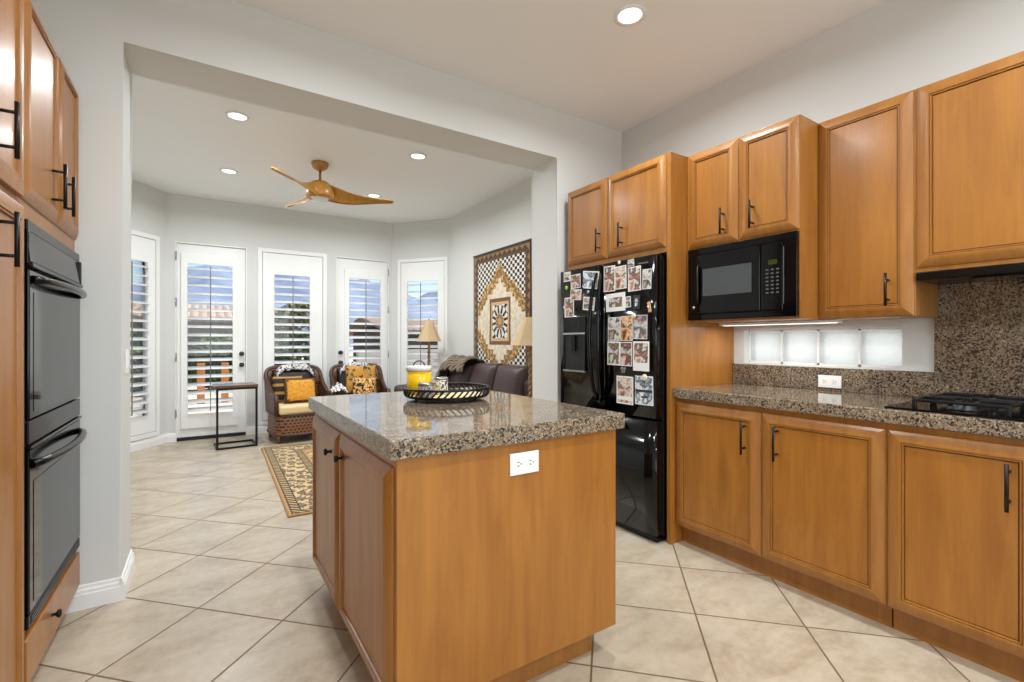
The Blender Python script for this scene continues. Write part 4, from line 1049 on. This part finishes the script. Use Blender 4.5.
b = MB(); b.box(-QW / 2 - .008, QW / 2 + .008, -.013, -.001, QH / 2 - .004, QH / 2 + .008, 'slot_dark', .002); b.obj('hanging_rod', qt)
# light switch on the jamb
sw = thing('light_switch', 'white light switch plate on the opening jamb at the left', 'light switch', (OX0, 2.99, 1.09), PI / 2)
b = MB(); b.box(-.037, .037, -.006, 0, -.058, .058, 'plate_white', .002); b.obj('cover_plate', sw)
b = MB(); b.box(-.016, .016, -.010, -.005, -.032, .032, 'white_trim', .002); b.obj('rocker', sw)

# ---------------------------------------------------------------- outdoors
b = MB(); b.box(-14, 16, YF + .16, 16, -.2, -.05, 'patio_stone'); o = b.obj('patio'); struct(o)
b = MB(); b.box(XR + .16, 14, -6, YF + .16, -.2, -.05, 'patio_stone'); o = b.obj('side_yard'); struct(o)
b = MB(); b.box(-400, 400, 16, 700, -4, -3, 'patio_stone'); struct(b.obj('ground'))
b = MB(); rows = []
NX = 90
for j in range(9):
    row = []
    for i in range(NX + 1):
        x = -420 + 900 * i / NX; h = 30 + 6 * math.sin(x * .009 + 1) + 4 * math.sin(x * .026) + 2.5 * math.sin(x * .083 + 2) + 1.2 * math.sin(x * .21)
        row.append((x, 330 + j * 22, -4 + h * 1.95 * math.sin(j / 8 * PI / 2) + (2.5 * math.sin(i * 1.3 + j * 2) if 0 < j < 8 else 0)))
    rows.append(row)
b.grid(rows, 'hazy_rock'); struct(b.obj('mountains'))
def house(x, y, w, d, ze, zr, label, z0=-3):
    t = thing('house', label, 'house', (x, y, z0), 0); ze -= z0; zr -= z0
    b = MB(); b.box(-w / 2, w / 2, 0, d, 0, ze, 'render_dark'); b.obj('wall', t)
    b = MB(); o_ = .7; n = int(w / .28); rows = []
    prof = [(-o_, ze), (d / 2, zr), (d + o_, ze)]
    for i in range(n * 4 + 1):
        xx = -w / 2 - o_ + (w + 2 * o_) * i / (n * 4); s = .05 * abs(math.sin(i * PI / 4)); ins = 0
        rows.append([(xx, p[0], p[1] + s) for p in prof])
    b.grid(rows, 'roof_tile', smooth=False); rf = b.obj('roof', t); md = rf.modifiers.new('t', 'SOLIDIFY'); md.thickness = .18
    for k in range(int(w // 3)):
        b = MB(); b.box(-w / 2 + 1 + k * 3, -w / 2 + 2.2 + k * 3, -.03, .02, ze - 2.0, ze - .8, 'oven_glass'); b.obj('window', t)
house(-3.5, 24, 14, 8, 2.15, 2.95, 'neighbouring house with a pale tiled roof seen through the left glazed door')
house(13.5, 21, 12, 8, 1.65, 2.45, 'neighbouring house with a tiled roof seen through the right glazed door')
house(18.5, 11.5, 9, 6, 2.9, 4.3, 'neighbouring house with a red roof edge seen through the angled right window')
def leafy(name, c0, r3, n, m, label, cat, leaf=.09, group=None, seed=1):
    rnd = random.Random(seed); t = thing(name, label, cat, (c0[0], c0[1], c0[2]), 0, group); b = MB()
    idx = b.mi(m)
    for i in range(n):
        a, e = rnd.uniform(0, 2 * PI), rnd.uniform(-1, 1); q = (1 - e * e) ** .5; k = rnd.uniform(.7, 1) ** .5
        p = Vector((r3[0] * q * math.cos(a) * k, r3[1] * q * math.sin(a) * k, r3[2] * (1 + e * k)))
        u_ = Vector((rnd.uniform(-1, 1), rnd.uniform(-1, 1), rnd.uniform(-1, 1))).normalized(); w_ = u_.cross(Vector((rnd.uniform(-1, 1), rnd.uniform(-1, 1), 1))).normalized()
        s = leaf * rnd.uniform(.6, 1.2)
        vs = [b.bm.verts.new(p + u_ * s), b.bm.verts.new(p + w_ * s * .4), b.bm.verts.new(p - u_ * s), b.bm.verts.new(p - w_ * s * .4)]
        f = b.bm.faces.new(vs); f.material_index = idx
    b.obj('foliage', t)
    b = MB()
    for k in range(5):
        a = k * 1.3; b.tube([(0, 0, 0), (.2 * r3[0] * math.cos(a), .2 * r3[1] * math.sin(a), r3[2] * .5), (.6 * r3[0] * math.cos(a), .6 * r3[1] * math.sin(a), r3[2] * 1.2)], [.05, .035, .012], 'dark_wood', 6)
    b.obj('stems', t)
hz = [(-3.2, 14, 'leafy green bush farthest left beyond the patio fence'), (-1.4, 13.6, 'rounded green bush behind the orange posts on the left'), (.4, 14, 'green bush between the two orange fence posts'), (2.2, 13.8, 'dense green bush behind the middle window')]
for i, (x, y, lb) in enumerate(hz): leafy('bush', (x, y, -.06), (.86, .55, .72), 1500, 'leaf', lb, 'bush', .12, 'bushes beyond the patio', i)
leafy('tree', (3.2, 19.5, -.8), (1.5, 1.2, 1.75), 2600, 'leaf_dry', 'yellow green tree seen through the middle window', 'tree', .16, None, 11)
leafy('tree', (-2.3, 12.2, -.1), (.4, .4, 1.6), 700, 'leaf_dry', 'slender yellow green tree at the left of the left glazed door', 'tree', .12, None, 12)
leafy('bush', (-3.0, 9.4, -.06), (.7, .7, .95), 1400, 'leaf', 'green bush seen through the angled left window', 'bush', .09, None, 13)
b = MB(); b.box(-7.5, -3.2, 10.6, 10.9, -.05, 2.7, 'stucco'); tag(b.obj('garden_wall'), 'tan stucco garden wall seen through the angled left window', 'wall')
b = MB(); b.box(3.4, 9.5, 12.6, 12.85, -.05, .95, 'pale_wall'); tag(b.obj('garden_wall'), 'low pale garden wall seen through the right glazed door', 'wall')
fc = thing('patio_fence', 'low patio fence with orange wooden posts and dark rails behind the left glazed door', 'fence', (-.861, 11.2, -.05))
for k in range(7):
    b = MB(); b.box(k * .405 - .065, k * .405 + .065, -.05, .05, 0, .80, 'orange_wood', .01); b.obj('post', fc)
for z in (.25, .5, .75):
    b = MB(); b.box(0, 2.43, -.015, .015, z, z + .035, 'black_metal'); b.obj('rail', fc)
pc = thing('patio_chair', 'black metal patio chair outside the left glazed door', 'chair', (.95, 9.3, -.05), .5)
b = MB()
for k in range(7): b.box(-.25, .25, -.24 + k * .075, -.20 + k * .075, .42, .44, 'black_metal')
b.obj('seat', pc); b = MB()
for k in range(7): b.box(-.25 + k * .075, -.22 + k * .075, .24, .26, .44, .88, 'black_metal')
b.box(-.26, .26, .235, .265, .86, .90, 'black_metal'); b.obj('backrest', pc)
for sx in (-1, 1):
    for sy in (-1, 1): b = MB(); b.tube([(sx * .24, sy * .24, 0), (sx * .23, sy * .22, .43)], .013, 'black_metal', 8); b.obj('leg', pc)
    b = MB(); b.tube([(sx * .25, -.22, .43), (sx * .26, -.2, .66), (sx * .26, .24, .68)], .013, 'black_metal', 8); b.obj('armrest', pc)
